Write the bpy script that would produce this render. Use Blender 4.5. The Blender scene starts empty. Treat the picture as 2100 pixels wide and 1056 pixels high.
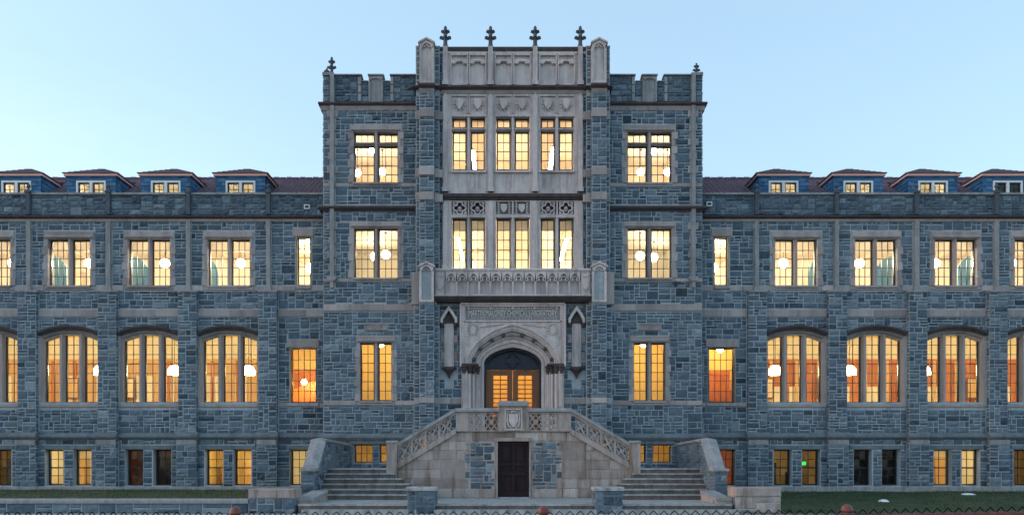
import bpy, math, random
from mathutils import Vector, Matrix, noise

random.seed(11)
SC = bpy.context.scene
COL = SC.collection

# ------------------------------------------------------------------ camera, sky, sun, exposure
CAMX, CAMY, EYE = -0.3556, -40.0, 1.29
cam = bpy.data.cameras.new('camera')
cam.sensor_width = 36.0
cam.lens = 36.0 * 40.0 * 45.0 / 2100.0
cam.shift_x = 15.0 / 2100.0
cam.shift_y = 422.0 / 2100.0
cam.clip_end = 3000
co = bpy.data.objects.new('camera', cam)
co.location = (CAMX, CAMY, EYE)
co.rotation_euler = (math.radians(90), 0, 0)
COL.objects.link(co)
SC.camera = co

world = bpy.data.worlds.new('World')
SC.world = world
world.use_nodes = True
nt = world.node_tree
nt.nodes.clear()
SUN_EL, SUN_AZ = 12.0, -86.0          # low veiled sun beyond the left end of the building
sky = nt.nodes.new('ShaderNodeTexSky')
sky.sky_type = 'NISHITA'
sky.sun_disc = False
sky.sun_elevation = math.radians(SUN_EL)
sky.sun_rotation = math.radians(SUN_AZ)
sky.air_density = 1.0
sky.dust_density = 1.1
sky.ozone_density = 3.0
bg = nt.nodes.new('ShaderNodeBackground')
bg.inputs['Strength'].default_value = 0.13
wo = nt.nodes.new('ShaderNodeOutputWorld')
tint = nt.nodes.new('ShaderNodeMix')          # the clear cyan cast of the dusk air
tint.data_type = 'RGBA'; tint.blend_type = 'MULTIPLY'; tint.inputs[0].default_value = 1.0
tint.inputs[7].default_value = (1.27, 0.99, 0.82, 1)
nt.links.new(sky.outputs[0], tint.inputs[6])
veil = nt.nodes.new('ShaderNodeMix')          # thin even veil of high haze over the whole sky
veil.data_type = 'RGBA'; veil.inputs[0].default_value = 0.5
veil.inputs[7].default_value = (0.93, 1.43, 1.74, 1)
wtc = nt.nodes.new('ShaderNodeTexCoord')
wmp = nt.nodes.new('ShaderNodeMapping'); wmp.inputs['Scale'].default_value = (1.2, 1.2, 4.5); wmp.inputs['Rotation'].default_value = (0.1, 0.25, 0)
wnz = nt.nodes.new('ShaderNodeTexNoise'); wnz.inputs['Scale'].default_value = 2.2; wnz.inputs['Detail'].default_value = 7; wnz.inputs['Roughness'].default_value = 0.6
wmr = nt.nodes.new('ShaderNodeMapRange'); wmr.inputs['From Min'].default_value = 0.3; wmr.inputs['From Max'].default_value = 0.7; wmr.inputs['To Min'].default_value = 0.42; wmr.inputs['To Max'].default_value = 0.62
nt.links.new(wtc.outputs['Generated'], wmp.inputs[0]); nt.links.new(wmp.outputs[0], wnz.inputs['Vector']); nt.links.new(wnz.outputs['Fac'], wmr.inputs['Value']); nt.links.new(wmr.outputs[0], veil.inputs[0])
nt.links.new(tint.outputs[2], veil.inputs[6])
nt.links.new(veil.outputs[2], bg.inputs[0])
nt.links.new(bg.outputs[0], wo.inputs[0])

sun = bpy.data.lights.new('sun', 'SUN')
sun.energy = 0.1
sun.angle = math.radians(35)
sun.color = (1.0, 0.93, 0.86)
so = bpy.data.objects.new('sun', sun)
a, e = math.radians(SUN_AZ), math.radians(SUN_EL)
d = Vector((math.sin(a) * math.cos(e), math.cos(a) * math.cos(e), math.sin(e)))
so.rotation_euler = d.to_track_quat('Z', 'Y').to_euler()
so.location = (-30, -60, 60)
COL.objects.link(so)

SC.view_settings.view_transform = 'Standard'
SC.view_settings.look = 'None'
SC.view_settings.exposure = 2.07
SC.view_settings.gamma = 1.0
SC.view_settings.use_curve_mapping = False
SC.cycles.use_denoising = True
SC.cycles.max_bounces = 8
SC.cycles.transparent_max_bounces = 16
SC.cycles.sample_clamp_indirect = 6.0
SC.cycles.use_light_tree = True

# ------------------------------------------------------------------ materials
def mat_new(name):
    m = bpy.data.materials.new(name)
    m.use_nodes = True
    t = m.node_tree
    b = t.nodes['Principled BSDF']
    return m, t, b

def N(t, typ, **kw):
    n = t.nodes.new(typ)
    for k, v in kw.items():
        setattr(n, k, v)
    return n

def ramp(t, stops):
    r = t.nodes.new('ShaderNodeValToRGB')
    while len(r.color_ramp.elements) < len(stops):
        r.color_ramp.elements.new(0.5)
    for e_, (p, c) in zip(r.color_ramp.elements, stops):
        e_.position = p
        e_.color = (*c, 1)
    return r

def mixc(t, typ='MIX'):
    m = t.nodes.new('ShaderNodeMix')
    m.data_type = 'RGBA'
    m.blend_type = typ
    return m

def stony(name, stops, nscale, namt, bscale, bstr, rough=0.85, stain=None, tone=True, bdist=0.02, mottle=None):
    """colour = ramp(tone attribute) x fine noise, with broad weather stains and a rough relief"""
    m, t, b = mat_new(name)
    tc = N(t, 'ShaderNodeTexCoord')
    at = N(t, 'ShaderNodeAttribute', attribute_name='tone')
    cr = ramp(t, stops)
    n1 = N(t, 'ShaderNodeTexNoise'); n1.inputs['Scale'].default_value = nscale; n1.inputs['Detail'].default_value = 6; n1.inputs['Roughness'].default_value = 0.65
    t.links.new(tc.outputs['Object'], n1.inputs['Vector'])
    if tone:
        ad = N(t, 'ShaderNodeMath', operation='MULTIPLY_ADD')
        sb = N(t, 'ShaderNodeMath', operation='SUBTRACT'); sb.inputs[1].default_value = 0.5
        t.links.new(n1.outputs['Fac'], sb.inputs[0])
        t.links.new(sb.outputs[0], ad.inputs[0]); ad.inputs[1].default_value = namt
        t.links.new(at.outputs['Fac'], ad.inputs[2])
        t.links.new(ad.outputs[0], cr.inputs[0])
    else:
        t.links.new(n1.outputs['Fac'], cr.inputs[0])
    last = cr.outputs[0]
    if mottle:
        n4 = N(t, 'ShaderNodeTexNoise'); n4.inputs['Scale'].default_value = 1.6; n4.inputs['Detail'].default_value = 8; n4.inputs['Roughness'].default_value = 0.75
        t.links.new(tc.outputs['Object'], n4.inputs['Vector'])
        r4 = ramp(t, [(0.5, (0, 0, 0)), (0.68, (0.55, 0.55, 0.55))]); t.links.new(n4.outputs['Fac'], r4.inputs[0])
        m4 = mixc(t); t.links.new(r4.outputs[0], m4.inputs[0]); t.links.new(last, m4.inputs[6]); m4.inputs[7].default_value = (*mottle, 1)
        last = m4.outputs[2]
    if stain:
        n2 = N(t, 'ShaderNodeTexNoise'); n2.inputs['Scale'].default_value = stain[1]; n2.inputs['Detail'].default_value = 5; n2.inputs['Roughness'].default_value = 0.7
        mp = N(t, 'ShaderNodeMapping'); mp.inputs['Scale'].default_value = (2.2, 2.2, 0.3)
        t.links.new(tc.outputs['Object'], mp.inputs[0]); t.links.new(mp.outputs[0], n2.inputs['Vector'])
        r2 = ramp(t, [(stain[2], (0, 0, 0)), (stain[3], (1, 1, 1))])
        t.links.new(n2.outputs['Fac'], r2.inputs[0])
        mx = mixc(t, 'MIX')
        sc_ = N(t, 'ShaderNodeMath', operation='MULTIPLY'); sc_.inputs[1].default_value = stain[4]
        t.links.new(r2.outputs[0], sc_.inputs[0])
        t.links.new(sc_.outputs[0], mx.inputs[0])
        t.links.new(last, mx.inputs[6]); mx.inputs[7].default_value = (*stain[0], 1)
        last = mx.outputs[2]
    t.links.new(last, b.inputs['Base Color'])
    b.inputs['Roughness'].default_value = rough
    b.inputs['Specular IOR Level'].default_value = 0.3
    if bstr:
        n3 = N(t, 'ShaderNodeTexNoise'); n3.inputs['Scale'].default_value = bscale; n3.inputs['Detail'].default_value = 5
        t.links.new(tc.outputs['Object'], n3.inputs['Vector'])
        bp = N(t, 'ShaderNodeBump'); bp.inputs['Strength'].default_value = bstr; bp.inputs['Distance'].default_value = bdist
        t.links.new(n3.outputs['Fac'], bp.inputs['Height'])
        t.links.new(bp.outputs[0], b.inputs['Normal'])
    return m

def plain(name, c, rough=0.6, metal=0.0, emit=None, es=0.0, spec=0.4):
    m, t, b = mat_new(name)
    b.inputs['Base Color'].default_value = (*c, 1)
    b.inputs['Roughness'].default_value = rough
    b.inputs['Metallic'].default_value = metal
    b.inputs['Specular IOR Level'].default_value = spec
    if emit:
        b.inputs['Emission Color'].default_value = (*emit, 1)
        b.inputs['Emission Strength'].default_value = es
    return m

def worn(name, c1, c2, scale, rough=0.6, bump=0.0, stretch=(1, 1, 1)):
    m, t, b = mat_new(name)
    tc = N(t, 'ShaderNodeTexCoord')
    mp = N(t, 'ShaderNodeMapping'); mp.inputs['Scale'].default_value = stretch
    n1 = N(t, 'ShaderNodeTexNoise'); n1.inputs['Scale'].default_value = scale; n1.inputs['Detail'].default_value = 6; n1.inputs['Roughness'].default_value = 0.65
    cr = ramp(t, [(0.32, c1), (0.68, c2)])
    t.links.new(tc.outputs['Object'], mp.inputs[0]); t.links.new(mp.outputs[0], n1.inputs['Vector'])
    t.links.new(n1.outputs['Fac'], cr.inputs[0]); t.links.new(cr.outputs[0], b.inputs['Base Color'])
    b.inputs['Roughness'].default_value = rough
    if bump:
        bp = N(t, 'ShaderNodeBump'); bp.inputs['Strength'].default_value = bump; bp.inputs['Distance'].default_value = 0.02
        t.links.new(n1.outputs['Fac'], bp.inputs['Height']); t.links.new(bp.outputs[0], b.inputs['Normal'])
    return m

M = {}
M['stone'] = stony('granite', [(0.0, (0.033, 0.050, 0.072)), (0.45, (0.106, 0.150, 0.200)), (0.8, (0.185, 0.238, 0.288)), (1.0, (0.27, 0.32, 0.36))],
                   9.0, 0.9, 14.0, 1.0, stain=((0.042, 0.055, 0.073), 0.5, 0.5, 0.78, 0.5), bdist=0.03, mottle=(0.135, 0.135, 0.125))
M['mortar'] = stony('mortar', [(0.3, (0.33, 0.365, 0.40)), (0.7, (0.48, 0.515, 0.54))], 6.0, 0.5, 30.0, 0.3, tone=False, stain=((0.12, 0.135, 0.15), 0.6, 0.45, 0.75, 0.7))
M['darkmortar'] = stony('dark mortar', [(0.3, (0.12, 0.15, 0.18)), (0.7, (0.2, 0.235, 0.265))], 6.0, 0.5, 30.0, 0.3, tone=False)
M['darkstone'] = stony('sooty carved stone', [(0.25, (0.055, 0.07, 0.09)), (0.75, (0.12, 0.14, 0.165))], 5.0, 0.5, 20.0, 0.4, tone=False)  # one dark tone for pinnacles, finials and bosses
M['riser'] = stony('dirty riser stone', [(0.25, (0.10, 0.082, 0.08)), (0.75, (0.23, 0.2, 0.19))], 2.5, 0.5, 20.0, 0.35, tone=False, stain=((0.06, 0.05, 0.05), 1.8, 0.45, 0.7, 0.7))  # toned darker than the step treads
M['bluestone'] = stony('rough bluestone', [(0.25, (0.12, 0.145, 0.165)), (0.75, (0.23, 0.255, 0.27))], 4.0, 0.5, 14.0, 0.8, tone=False, stain=((0.07, 0.08, 0.095), 0.8, 0.45, 0.7, 0.7))
M['trim'] = stony('limestone', [(0.0, (0.29, 0.245, 0.24)), (0.5, (0.40, 0.34, 0.33)), (1.0, (0.51, 0.445, 0.43))],
                  4.0, 0.5, 25.0, 0.35, stain=((0.15, 0.14, 0.15), 0.9, 0.46, 0.72, 0.65))
M['carved'] = stony('carved limestone', [(0.25, (0.53, 0.445, 0.435)), (0.75, (0.72, 0.625, 0.61))],
                    3.0, 0.5, 25.0, 0.3, tone=False, stain=((0.17, 0.15, 0.16), 1.0, 0.46, 0.72, 0.7))
M['stained'] = stony('weather stained stone', [(0.25, (0.048, 0.037, 0.04)), (0.75, (0.11, 0.085, 0.085))], 3.0, 0.5, 18.0, 0.4, tone=False)  # weather stain; its dark tone also stands for shade behind the tracery
M['coping'] = stony('coping stone', [(0.25, (0.25, 0.245, 0.255)), (0.75, (0.4, 0.385, 0.39))], 3.5, 0.5, 18.0, 0.4, tone=False, stain=((0.12, 0.12, 0.12), 1.6, 0.45, 0.7, 0.6))
M['ashlar'] = stony('stair sandstone', [(0.0, (0.25, 0.19, 0.175)), (0.5, (0.42, 0.345, 0.32)), (1.0, (0.56, 0.475, 0.44))],
                    3.0, 0.8, 20.0, 0.5, stain=((0.16, 0.105, 0.07), 1.4, 0.48, 0.66, 0.75))
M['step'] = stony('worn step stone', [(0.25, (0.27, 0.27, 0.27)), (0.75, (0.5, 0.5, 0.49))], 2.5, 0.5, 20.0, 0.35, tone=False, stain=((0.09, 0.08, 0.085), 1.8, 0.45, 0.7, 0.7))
M['frame'] = worn('bronze window frame', (0.018, 0.02, 0.028), (0.035, 0.037, 0.048), 4, 0.45)
M['bframe'] = worn('black iron frame', (0.01, 0.01, 0.013), (0.02, 0.02, 0.024), 4, 0.5)
M['tile'] = worn('roof tile', (0.115, 0.07, 0.095), (0.2, 0.125, 0.155), 3.5, 0.7, 0.3)
M['slate'] = stony('blue slate', [(0.0, (0.035, 0.095, 0.18)), (0.5, (0.06, 0.155, 0.29)), (1.0, (0.09, 0.21, 0.36))], 8.0, 0.4, 20, 0.3)
M['white'] = worn('white paint', (0.72, 0.74, 0.76), (0.82, 0.83, 0.84), 3, 0.45)
M['copper'] = worn('pinkish soffit', (0.78, 0.42, 0.36), (0.85, 0.5, 0.43), 2, 0.5)
M['door'] = worn('dark painted door', (0.022, 0.013, 0.016), (0.042, 0.024, 0.026), 3, 0.65, 0.1, (1, 1, 0.2))
M['door'].node_tree.nodes['Principled BSDF'].inputs['Specular IOR Level'].default_value = 0.15
M['navy'] = worn('navy painted wood', (0.010, 0.014, 0.026), (0.02, 0.025, 0.042), 3, 0.6)
M['oak'] = worn('oak door', (0.13, 0.045, 0.018), (0.24, 0.085, 0.03), 3, 0.45, 0.15, (6, 1, 0.4))
M['lead'] = worn('roof membrane', (0.1, 0.1, 0.1), (0.16, 0.16, 0.16), 1, 0.8)
M['plaster'] = worn('cream plaster', (0.74, 0.68, 0.56), (0.8, 0.75, 0.64), 0.5, 0.8)
M['peach'] = worn('peach plaster', (0.76, 0.6, 0.46), (0.82, 0.68, 0.54), 0.5, 0.8)
M['amber'] = worn('amber plaster', (0.74, 0.54, 0.2), (0.8, 0.62, 0.27), 0.5, 0.8)
M['panelling'] = worn('oak panelling', (0.42, 0.115, 0.006), (0.55, 0.175, 0.014), 1.2, 0.5, 0.1, (5, 1, 0.5))
M['palewood'] = worn('pale wood panelling', (0.55, 0.32, 0.13), (0.66, 0.43, 0.2), 1.2, 0.5, 0.1, (5, 1, 0.5))
M['floor'] = worn('timber floor', (0.24, 0.15, 0.08), (0.34, 0.22, 0.12), 2, 0.5)
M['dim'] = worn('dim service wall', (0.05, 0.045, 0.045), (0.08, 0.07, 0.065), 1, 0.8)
M['blue'] = worn('blue partition board', (0.2, 0.42, 0.55), (0.27, 0.5, 0.63), 1, 0.6)  # blue of dusk light, put into the colour of added boards
def cloth():
    m, t, b = mat_new('translucent roller blind')
    t.nodes.remove(b)
    d_ = N(t, 'ShaderNodeBsdfDiffuse'); d_.inputs[0].default_value = (0.62, 0.58, 0.52, 1)
    tl = N(t, 'ShaderNodeBsdfTranslucent'); tl.inputs[0].default_value = (0.75, 0.7, 0.62, 1)
    mx = N(t, 'ShaderNodeMixShader'); mx.inputs[0].default_value = 0.6
    t.links.new(d_.outputs[0], mx.inputs[1]); t.links.new(tl.outputs[0], mx.inputs[2]); t.links.new(mx.outputs[0], t.nodes['Material Output'].inputs[0])
    return m
M['blind'] = cloth()
M['grass'] = worn('grass', (0.018, 0.04, 0.014), (0.045, 0.085, 0.03), 1.5, 0.8)
M['soil'] = worn('lawn turf', (0.015, 0.032, 0.013), (0.04, 0.07, 0.026), 2.5, 0.9, 0.6)
M['asphalt'] = worn('asphalt', (0.035, 0.035, 0.037), (0.06, 0.06, 0.062), 3, 0.85, 0.4)
M['concrete'] = worn('concrete paving', (0.26, 0.27, 0.27), (0.38, 0.385, 0.38), 1.3, 0.85, 0.3)
M['snow'] = worn('old snow', (0.75, 0.78, 0.82), (0.85, 0.87, 0.9), 5, 0.6, 0.4)
M['redpaint'] = worn('maroon painted steel', (0.11, 0.022, 0.018), (0.2, 0.055, 0.04), 20, 0.5, 0.3)
M['wire'] = plain('black coated wire', (0.008, 0.008, 0.009), 0.9, spec=0.05)
M['letter'] = worn('clean cut limestone', (0.6, 0.55, 0.54), (0.7, 0.65, 0.63), 6, 0.8)
M['cord'] = plain('dark cord', (0.03, 0.03, 0.03), 0.5)
M['leaf'] = worn('leaf', (0.03, 0.07, 0.02), (0.06, 0.12, 0.035), 6, 0.5)
M['pot'] = plain('clay pot', (0.3, 0.13, 0.07), 0.7)
M['signgreen'] = plain('lit green sign', (0.02, 0.3, 0.05), 0.4, emit=(0.03, 1.0, 0.12), es=0.28)

def emitter(name, c, s):
    return plain(name, (0.8, 0.75, 0.65), 0.4, emit=c, es=s)
M['globe2'] = emitter('lamp glass upper floors', (1.0, 0.83, 0.56), 44.0)
M['globe3'] = emitter('lamp glass tower', (1.0, 0.85, 0.6), 22.0)
M['globe4'] = emitter('lamp glass tower middle floor', (1.0, 0.83, 0.56), 17.0)
M['tubeA'] = emitter('attic tube', (1.0, 0.84, 0.6), 16.0)
M['globe1'] = emitter('lamp glass hall', (1.0, 0.80, 0.40), 13.0)
M['globeD'] = emitter('entrance lamp glass', (1.0, 0.62, 0.18), 22.0)
M['tubeE'] = emitter('faint basement tube', (1.0, 0.6, 0.25), 0.9)
M['globeS'] = emitter('small lamp glass', (1.0, 0.74, 0.34), 55.0)
M['tube'] = emitter('lamp tube', (1.0, 0.86, 0.62), 26.0)
M['tubeB'] = emitter('basement tube', (1.0, 0.78, 0.36), 12.0)
M['tubeC'] = emitter('basement amber tube', (1.0, 0.74, 0.30), 9.0)
M['tubeD'] = emitter('dim basement tube', (1.0, 0.7, 0.25), 2.6)

def glass():
    m, t, b = mat_new('window glass')
    t.nodes.remove(b)
    o = t.nodes['Material Output']
    tr = N(t, 'ShaderNodeBsdfTransparent'); tr.inputs[0].default_value = (0.97, 0.98, 0.97, 1)
    gl = N(t, 'ShaderNodeBsdfGlossy'); gl.inputs['Roughness'].default_value = 0.03
    tc = N(t, 'ShaderNodeTexCoord')
    nz = N(t, 'ShaderNodeTexNoise'); nz.inputs['Scale'].default_value = 5
    bp = N(t, 'ShaderNodeBump'); bp.inputs['Strength'].default_value = 0.15; bp.inputs['Distance'].default_value = 0.02
    t.links.new(tc.outputs['Object'], nz.inputs['Vector']); t.links.new(nz.outputs['Fac'], bp.inputs['Height']); t.links.new(bp.outputs[0], gl.inputs['Normal'])
    fr = N(t, 'ShaderNodeFresnel'); fr.inputs[0].default_value = 1.3
    mx = N(t, 'ShaderNodeMixShader')
    t.links.new(fr.outputs[0], mx.inputs[0]); t.links.new(tr.outputs[0], mx.inputs[1]); t.links.new(gl.outputs[0], mx.inputs[2])
    t.links.new(mx.outputs[0], o.inputs[0])
    return m
M['glass'] = glass()

# ------------------------------------------------------------------ mesh helpers
def link(name, mesh, parent=None, mat=None, kind=None):
    o = bpy.data.objects.new(name, mesh)
    COL.objects.link(o)
    if parent is not None:
        o.parent = parent
    if mat is not None:
        mesh.materials.append(M[mat] if isinstance(mat, str) else mat)
    if kind:
        o['kind'] = kind
    return o

def tag(o, label, cat, group=None):
    o['label'] = label
    o['category'] = cat
    if group:
        o['group'] = group
    return o

def empty(name, loc=(0, 0, 0), label=None, cat=None, group=None):
    o = bpy.data.objects.new(name, None)
    o.location = loc
    o.empty_display_size = 0.3
    COL.objects.link(o)
    if label:
        tag(o, label, cat, group)
    return o

class MB:
    def __init__(s):
        s.v, s.f, s.t = [], [], []
        s.tone = 0.5
    def add(s, vs, fs):
        k = len(s.v)
        s.v.extend(vs)
        s.f.extend([tuple(i + k for i in f) for f in fs])
        s.t.extend([s.tone] * len(fs))
        return s
    def box(s, x0, x1, y0, y1, z0, z1):
        if x0 > x1: x0, x1 = x1, x0
        if y0 > y1: y0, y1 = y1, y0
        if z0 > z1: z0, z1 = z1, z0
        return s.add([(x0, y0, z0), (x1, y0, z0), (x1, y1, z0), (x0, y1, z0), (x0, y0, z1), (x1, y0, z1), (x1, y1, z1), (x0, y1, z1)],
                     [(0, 3, 2, 1), (4, 5, 6, 7), (0, 1, 5, 4), (1, 2, 6, 5), (2, 3, 7, 6), (3, 0, 4, 7)])
    def bevbox(s, x0, x1, y0, y1, z0, z1, b=0.02):
        """box whose front (low y) edges are chamfered"""
        if x0 > x1: x0, x1 = x1, x0
        return s.add([(x0, y1, z0), (x1, y1, z0), (x1, y1, z1), (x0, y1, z1),
                      (x0, y0 + b, z0), (x1, y0 + b, z0), (x1, y0 + b, z1), (x0, y0 + b, z1),
                      (x0 + b, y0, z0 + b), (x1 - b, y0, z0 + b), (x1 - b, y0, z1 - b), (x0 + b, y0, z1 - b)],
                     [(0, 3, 2, 1), (0, 1, 5, 4), (1, 2, 6, 5), (2, 3, 7, 6), (3, 0, 4, 7),
                      (4, 5, 9, 8), (5, 6, 10, 9), (6, 7, 11, 10), (7, 4, 8, 11), (8, 9, 10, 11)])
    def prism(s, pts, y0, y1):
        """polygon given in x,z extruded from y0 to y1"""
        n = len(pts)
        vs = [(x, y0, z) for x, z in pts] + [(x, y1, z) for x, z in pts]
        fs = [tuple(range(n)), tuple(range(2 * n - 1, n - 1, -1))]
        fs += [(i, i + n, (i + 1) % n + n, (i + 1) % n) for i in range(n)]
        return s.add(vs, fs)
    def prism_x(s, pts, x0, x1):
        """polygon given in y,z extruded from x0 to x1"""
        n = len(pts)
        vs = [(x0, y, z) for y, z in pts] + [(x1, y, z) for y, z in pts]
        fs = [tuple(range(n)), tuple(range(2 * n - 1, n - 1, -1))]
        fs += [(i, i + n, (i + 1) % n + n, (i + 1) % n) for i in range(n)]
        return s.add(vs, fs)
    def band(s, outer, inner, y0, y1):
        """strip between two equal-length x,z polylines, extruded from y0 to y1"""
        n = len(outer)
        vs = [(x, y0, z) for x, z in outer] + [(x, y0, z) for x, z in inner] + [(x, y1, z) for x, z in outer] + [(x, y1, z) for x, z in inner]
        fs = []
        for i in range(n - 1):
            o0, o1, i0, i1 = i, i + 1, n + i, n + i + 1
            fs += [(o0, o1, i1, i0), (2 * n + o0, 2 * n + i0, 2 * n + i1, 2 * n + o1)]
            fs += [(o0, 2 * n + o0, 2 * n + o1, o1), (i0, i1, 2 * n + i1, 2 * n + i0)]
        fs += [(0, n, 3 * n, 2 * n), (n - 1, 3 * n - 1, 4 * n - 1, 2 * n - 1)]
        return s.add(vs, fs)
    def tube(s, pts, r, sides=6, closed=False):
        P = [Vector(p) for p in pts]
        n = len(P)
        rs = r if isinstance(r, (list, tuple)) else [r] * n
        vs, fs = [], []
        for i in range(n):
            a_ = P[i - 1] if (i > 0 or closed) else P[i]
            b_ = P[(i + 1) % n] if (i < n - 1 or closed) else P[i]
            d_ = (b_ - a_).normalized()
            ref = Vector((0, 1, 0)) if abs(d_.y) < 0.9 else Vector((0, 0, 1))
            u_ = d_.cross(ref).normalized(); w_ = d_.cross(u_)
            for k in range(sides):
                an = 2 * math.pi * (k + 0.5) / sides
                vs.append(tuple(P[i] + (u_ * math.cos(an) + w_ * math.sin(an)) * rs[i]))
        m = n if closed else n - 1
        for i in range(m):
            for k in range(sides):
                fs.append((i * sides + k, i * sides + (k + 1) % sides, ((i + 1) % n) * sides + (k + 1) % sides, ((i + 1) % n) * sides + k))
        if not closed:
            fs += [tuple(range(sides - 1, -1, -1)), tuple((n - 1) * sides + k for k in range(sides))]
        return s.add(vs, fs)
    def bar(s, p, q, w, y0, y1):
        """flat bar of width w in the x,z plane from p to q"""
        dx, dz = q[0] - p[0], q[1] - p[1]
        L = math.hypot(dx, dz)
        nx, nz = -dz / L * w / 2, dx / L * w / 2
        return s.prism([(p[0] + nx, p[1] + nz), (p[0] - nx, p[1] - nz), (q[0] - nx, q[1] - nz), (q[0] + nx, q[1] + nz)], y0, y1)
    def lathe(s, prof, cx=0, cy=0, cz=0, seg=12):
        vs, fs = [], []
        for r, z in prof:
            for k in range(seg):
                an = 2 * math.pi * k / seg
                vs.append((cx + r * math.cos(an), cy + r * math.sin(an), cz + z))
        for i in range(len(prof) - 1):
            for k in range(seg):
                fs.append((i * seg + k, i * seg + (k + 1) % seg, (i + 1) * seg + (k + 1) % seg, (i + 1) * seg + k))
        fs += [tuple(range(seg - 1, -1, -1)), tuple((len(prof) - 1) * seg + k for k in range(seg))]
        return s.add(vs, fs)
    def mesh(s, name, smooth=False):
        me = bpy.data.meshes.new(name)
        me.from_pydata(s.v, [], s.f)
        at = me.attributes.new('tone', 'FLOAT', 'FACE')
        at.data.foreach_set('value', s.t)
        if smooth:
            me.polygons.foreach_set('use_smooth', [True] * len(me.polygons))
        me.update()
        return me
    def build(s, name, mat, parent=None, kind=None, smooth=False):
        return link(name, s.mesh(name, smooth), parent, mat, kind)

# pieces of one kind on one thing: the 300 that show largest become parts of their own, the rest one part
POOL = {}
def piece(thing, kind, parent, mat, mb, area):
    POOL.setdefault((thing.name, kind), []).append((area, mb, parent, mat, thing))

REST = {'stone': 'rubble_stonework', 'trim_block': 'trim_stonework', 'pane': 'glazing', 'ashlar_block': 'ashlar_stonework', 'step': 'steps', 'shingle': 'shingles', 'roof_tile': 'roof_tiling'}
def flush_pool(limit=300):
    for (tn, kind), lst in POOL.items():
        lst.sort(key=lambda p: -p[0])
        for area, mb, parent, mat, thing in lst[:limit]:
            mb.build(kind, mat, parent)
        rest = lst[limit:]
        if rest:
            mats = sorted({r[3] for r in rest})
            big = MB(); mi = []
            for area, mb, parent, mat, thing in rest:
                k = len(big.v)
                big.v.extend(mb.v); big.f.extend([tuple(i + k for i in f) for f in mb.f]); big.t.extend(mb.t)
                mi.extend([mats.index(mat)] * len(mb.f))
            me = big.mesh(REST[kind])
            for m_ in mats:
                me.materials.append(M[m_])
            me.polygons.foreach_set('material_index', mi)
            o = bpy.data.objects.new(REST[kind], me); COL.objects.link(o)
            o.parent = rest[0][4]; o['kind'] = 'stuff'
            o.matrix_parent_inverse = Matrix.Translation(-rest[0][4].location)

HALFW = 2100 / 45 / 2 + 0.4
def seen_weight(x, y, z):
    s_ = 40.0 / (40.0 + y)
    vis = abs((x - CAMX) * s_ + CAMX) < HALFW
    return (s_ * s_) * (1.0 if vis else 0.05)

# ------------------------------------------------------------------ masonry
def stone_mesh(frame, u0, u1, z0, z1, g, h, rough, rng, tone):
    """one rock-faced stone: pillowed front with chipped edges"""
    nx = 3 if (u1 - u0) > 0.3 else 2
    nz = 2
    mb = MB(); mb.tone = tone
    top, base = [], []
    u0 += g; u1 -= g; z0 += g; z1 -= g
    bv = min(0.035, 0.28 * (u1 - u0), 0.28 * (z1 - z0))
    us = [u0 + bv * rng.uniform(.4, 1)] + [u0 + (u1 - u0) * (i / nx + rng.uniform(-.1, .1)) for i in range(1, nx)] + [u1 - bv * rng.uniform(.4, 1)]
    zs = [z0 + bv * rng.uniform(.4, 1)] + [z0 + (z1 - z0) * (j / nz + rng.uniform(-.14, .14)) for j in range(1, nz)] + [z1 - bv * rng.uniform(.4, 1)]
    tl = rng.uniform(-.3, .3)
    V = []
    for j in range(nz + 1):
        for i in range(nx + 1):
            edge = i in (0, nx) or j in (0, nz)
            hh = h * (0.62 + 0.2 * rng.random() if edge else 1.0 + rough * rng.uniform(-.6, .9))
            hh *= 1 + tl * (j / nz - .5) * rough
            V.append(frame(us[i], zs[j], hh))
    k = len(V)
    ring = [(i, 0) for i in range(nx + 1)] + [(nx, j) for j in range(1, nz + 1)] + [(i, nz) for i in range(nx - 1, -1, -1)] + [(0, j) for j in range(nz - 1, 0, -1)]
    for i, j in ring:
        uu = u0 if i == 0 else u1 if i == nx else us[i]
        zz = z0 if j == 0 else z1 if j == nz else zs[j]
        V.append(frame(uu, zz, -0.012))
    F = []
    for j in range(nz):
        for i in range(nx):
            a_ = j * (nx + 1) + i
            F.append((a_, a_ + 1, a_ + nx + 2, a_ + nx + 1))
    for q in range(len(ring)):
        i0, j0 = ring[q]; i1, j1 = ring[(q + 1) % len(ring)]
        F.append((k + q, k + (q + 1) % len(ring), j1 * (nx + 1) + i1, j0 * (nx + 1) + i0))
    mb.add(V, F)
    return mb

def pack(W, H, excl, ux, uz, rng, hs, ws):
    nx, nz = max(1, round(W / ux)), max(1, round(H / uz))
    du, dz = W / nx, H / nz
    occ = [[excl((i + .5) * du, (j + .5) * dz) for i in range(nx)] for j in range(nz)]
    out = []
    for j in range(nz):
        i = 0
        while i < nx:
            if occ[j][i]:
                i += 1; continue
            r = rng.random(); h = 1
            acc = 0
            for hh, p in hs:
                acc += p
                if r < acc:
                    h = hh; break
            lo, hi = ws[h]
            w = rng.randint(lo, hi)
            m = 0
            while i + m < nx and m < w and not occ[j][i + m]:
                m += 1
            # swallow a one-cell leftover
            if i + m < nx and not occ[j][i + m] and (i + m + 1 >= nx or occ[j][i + m + 1]):
                m += 1
            ok = 1
            while ok < h and j + ok < nz and not any(occ[j + ok][i:i + m]):
                ok += 1
            h = ok
            for jj in range(j, j + h):
                for ii in range(i, i + m):
                    occ[jj][ii] = True
            out.append((i * du, (i + m) * du, j * dz, (j + h) * dz))
            i += m
    return out

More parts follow.
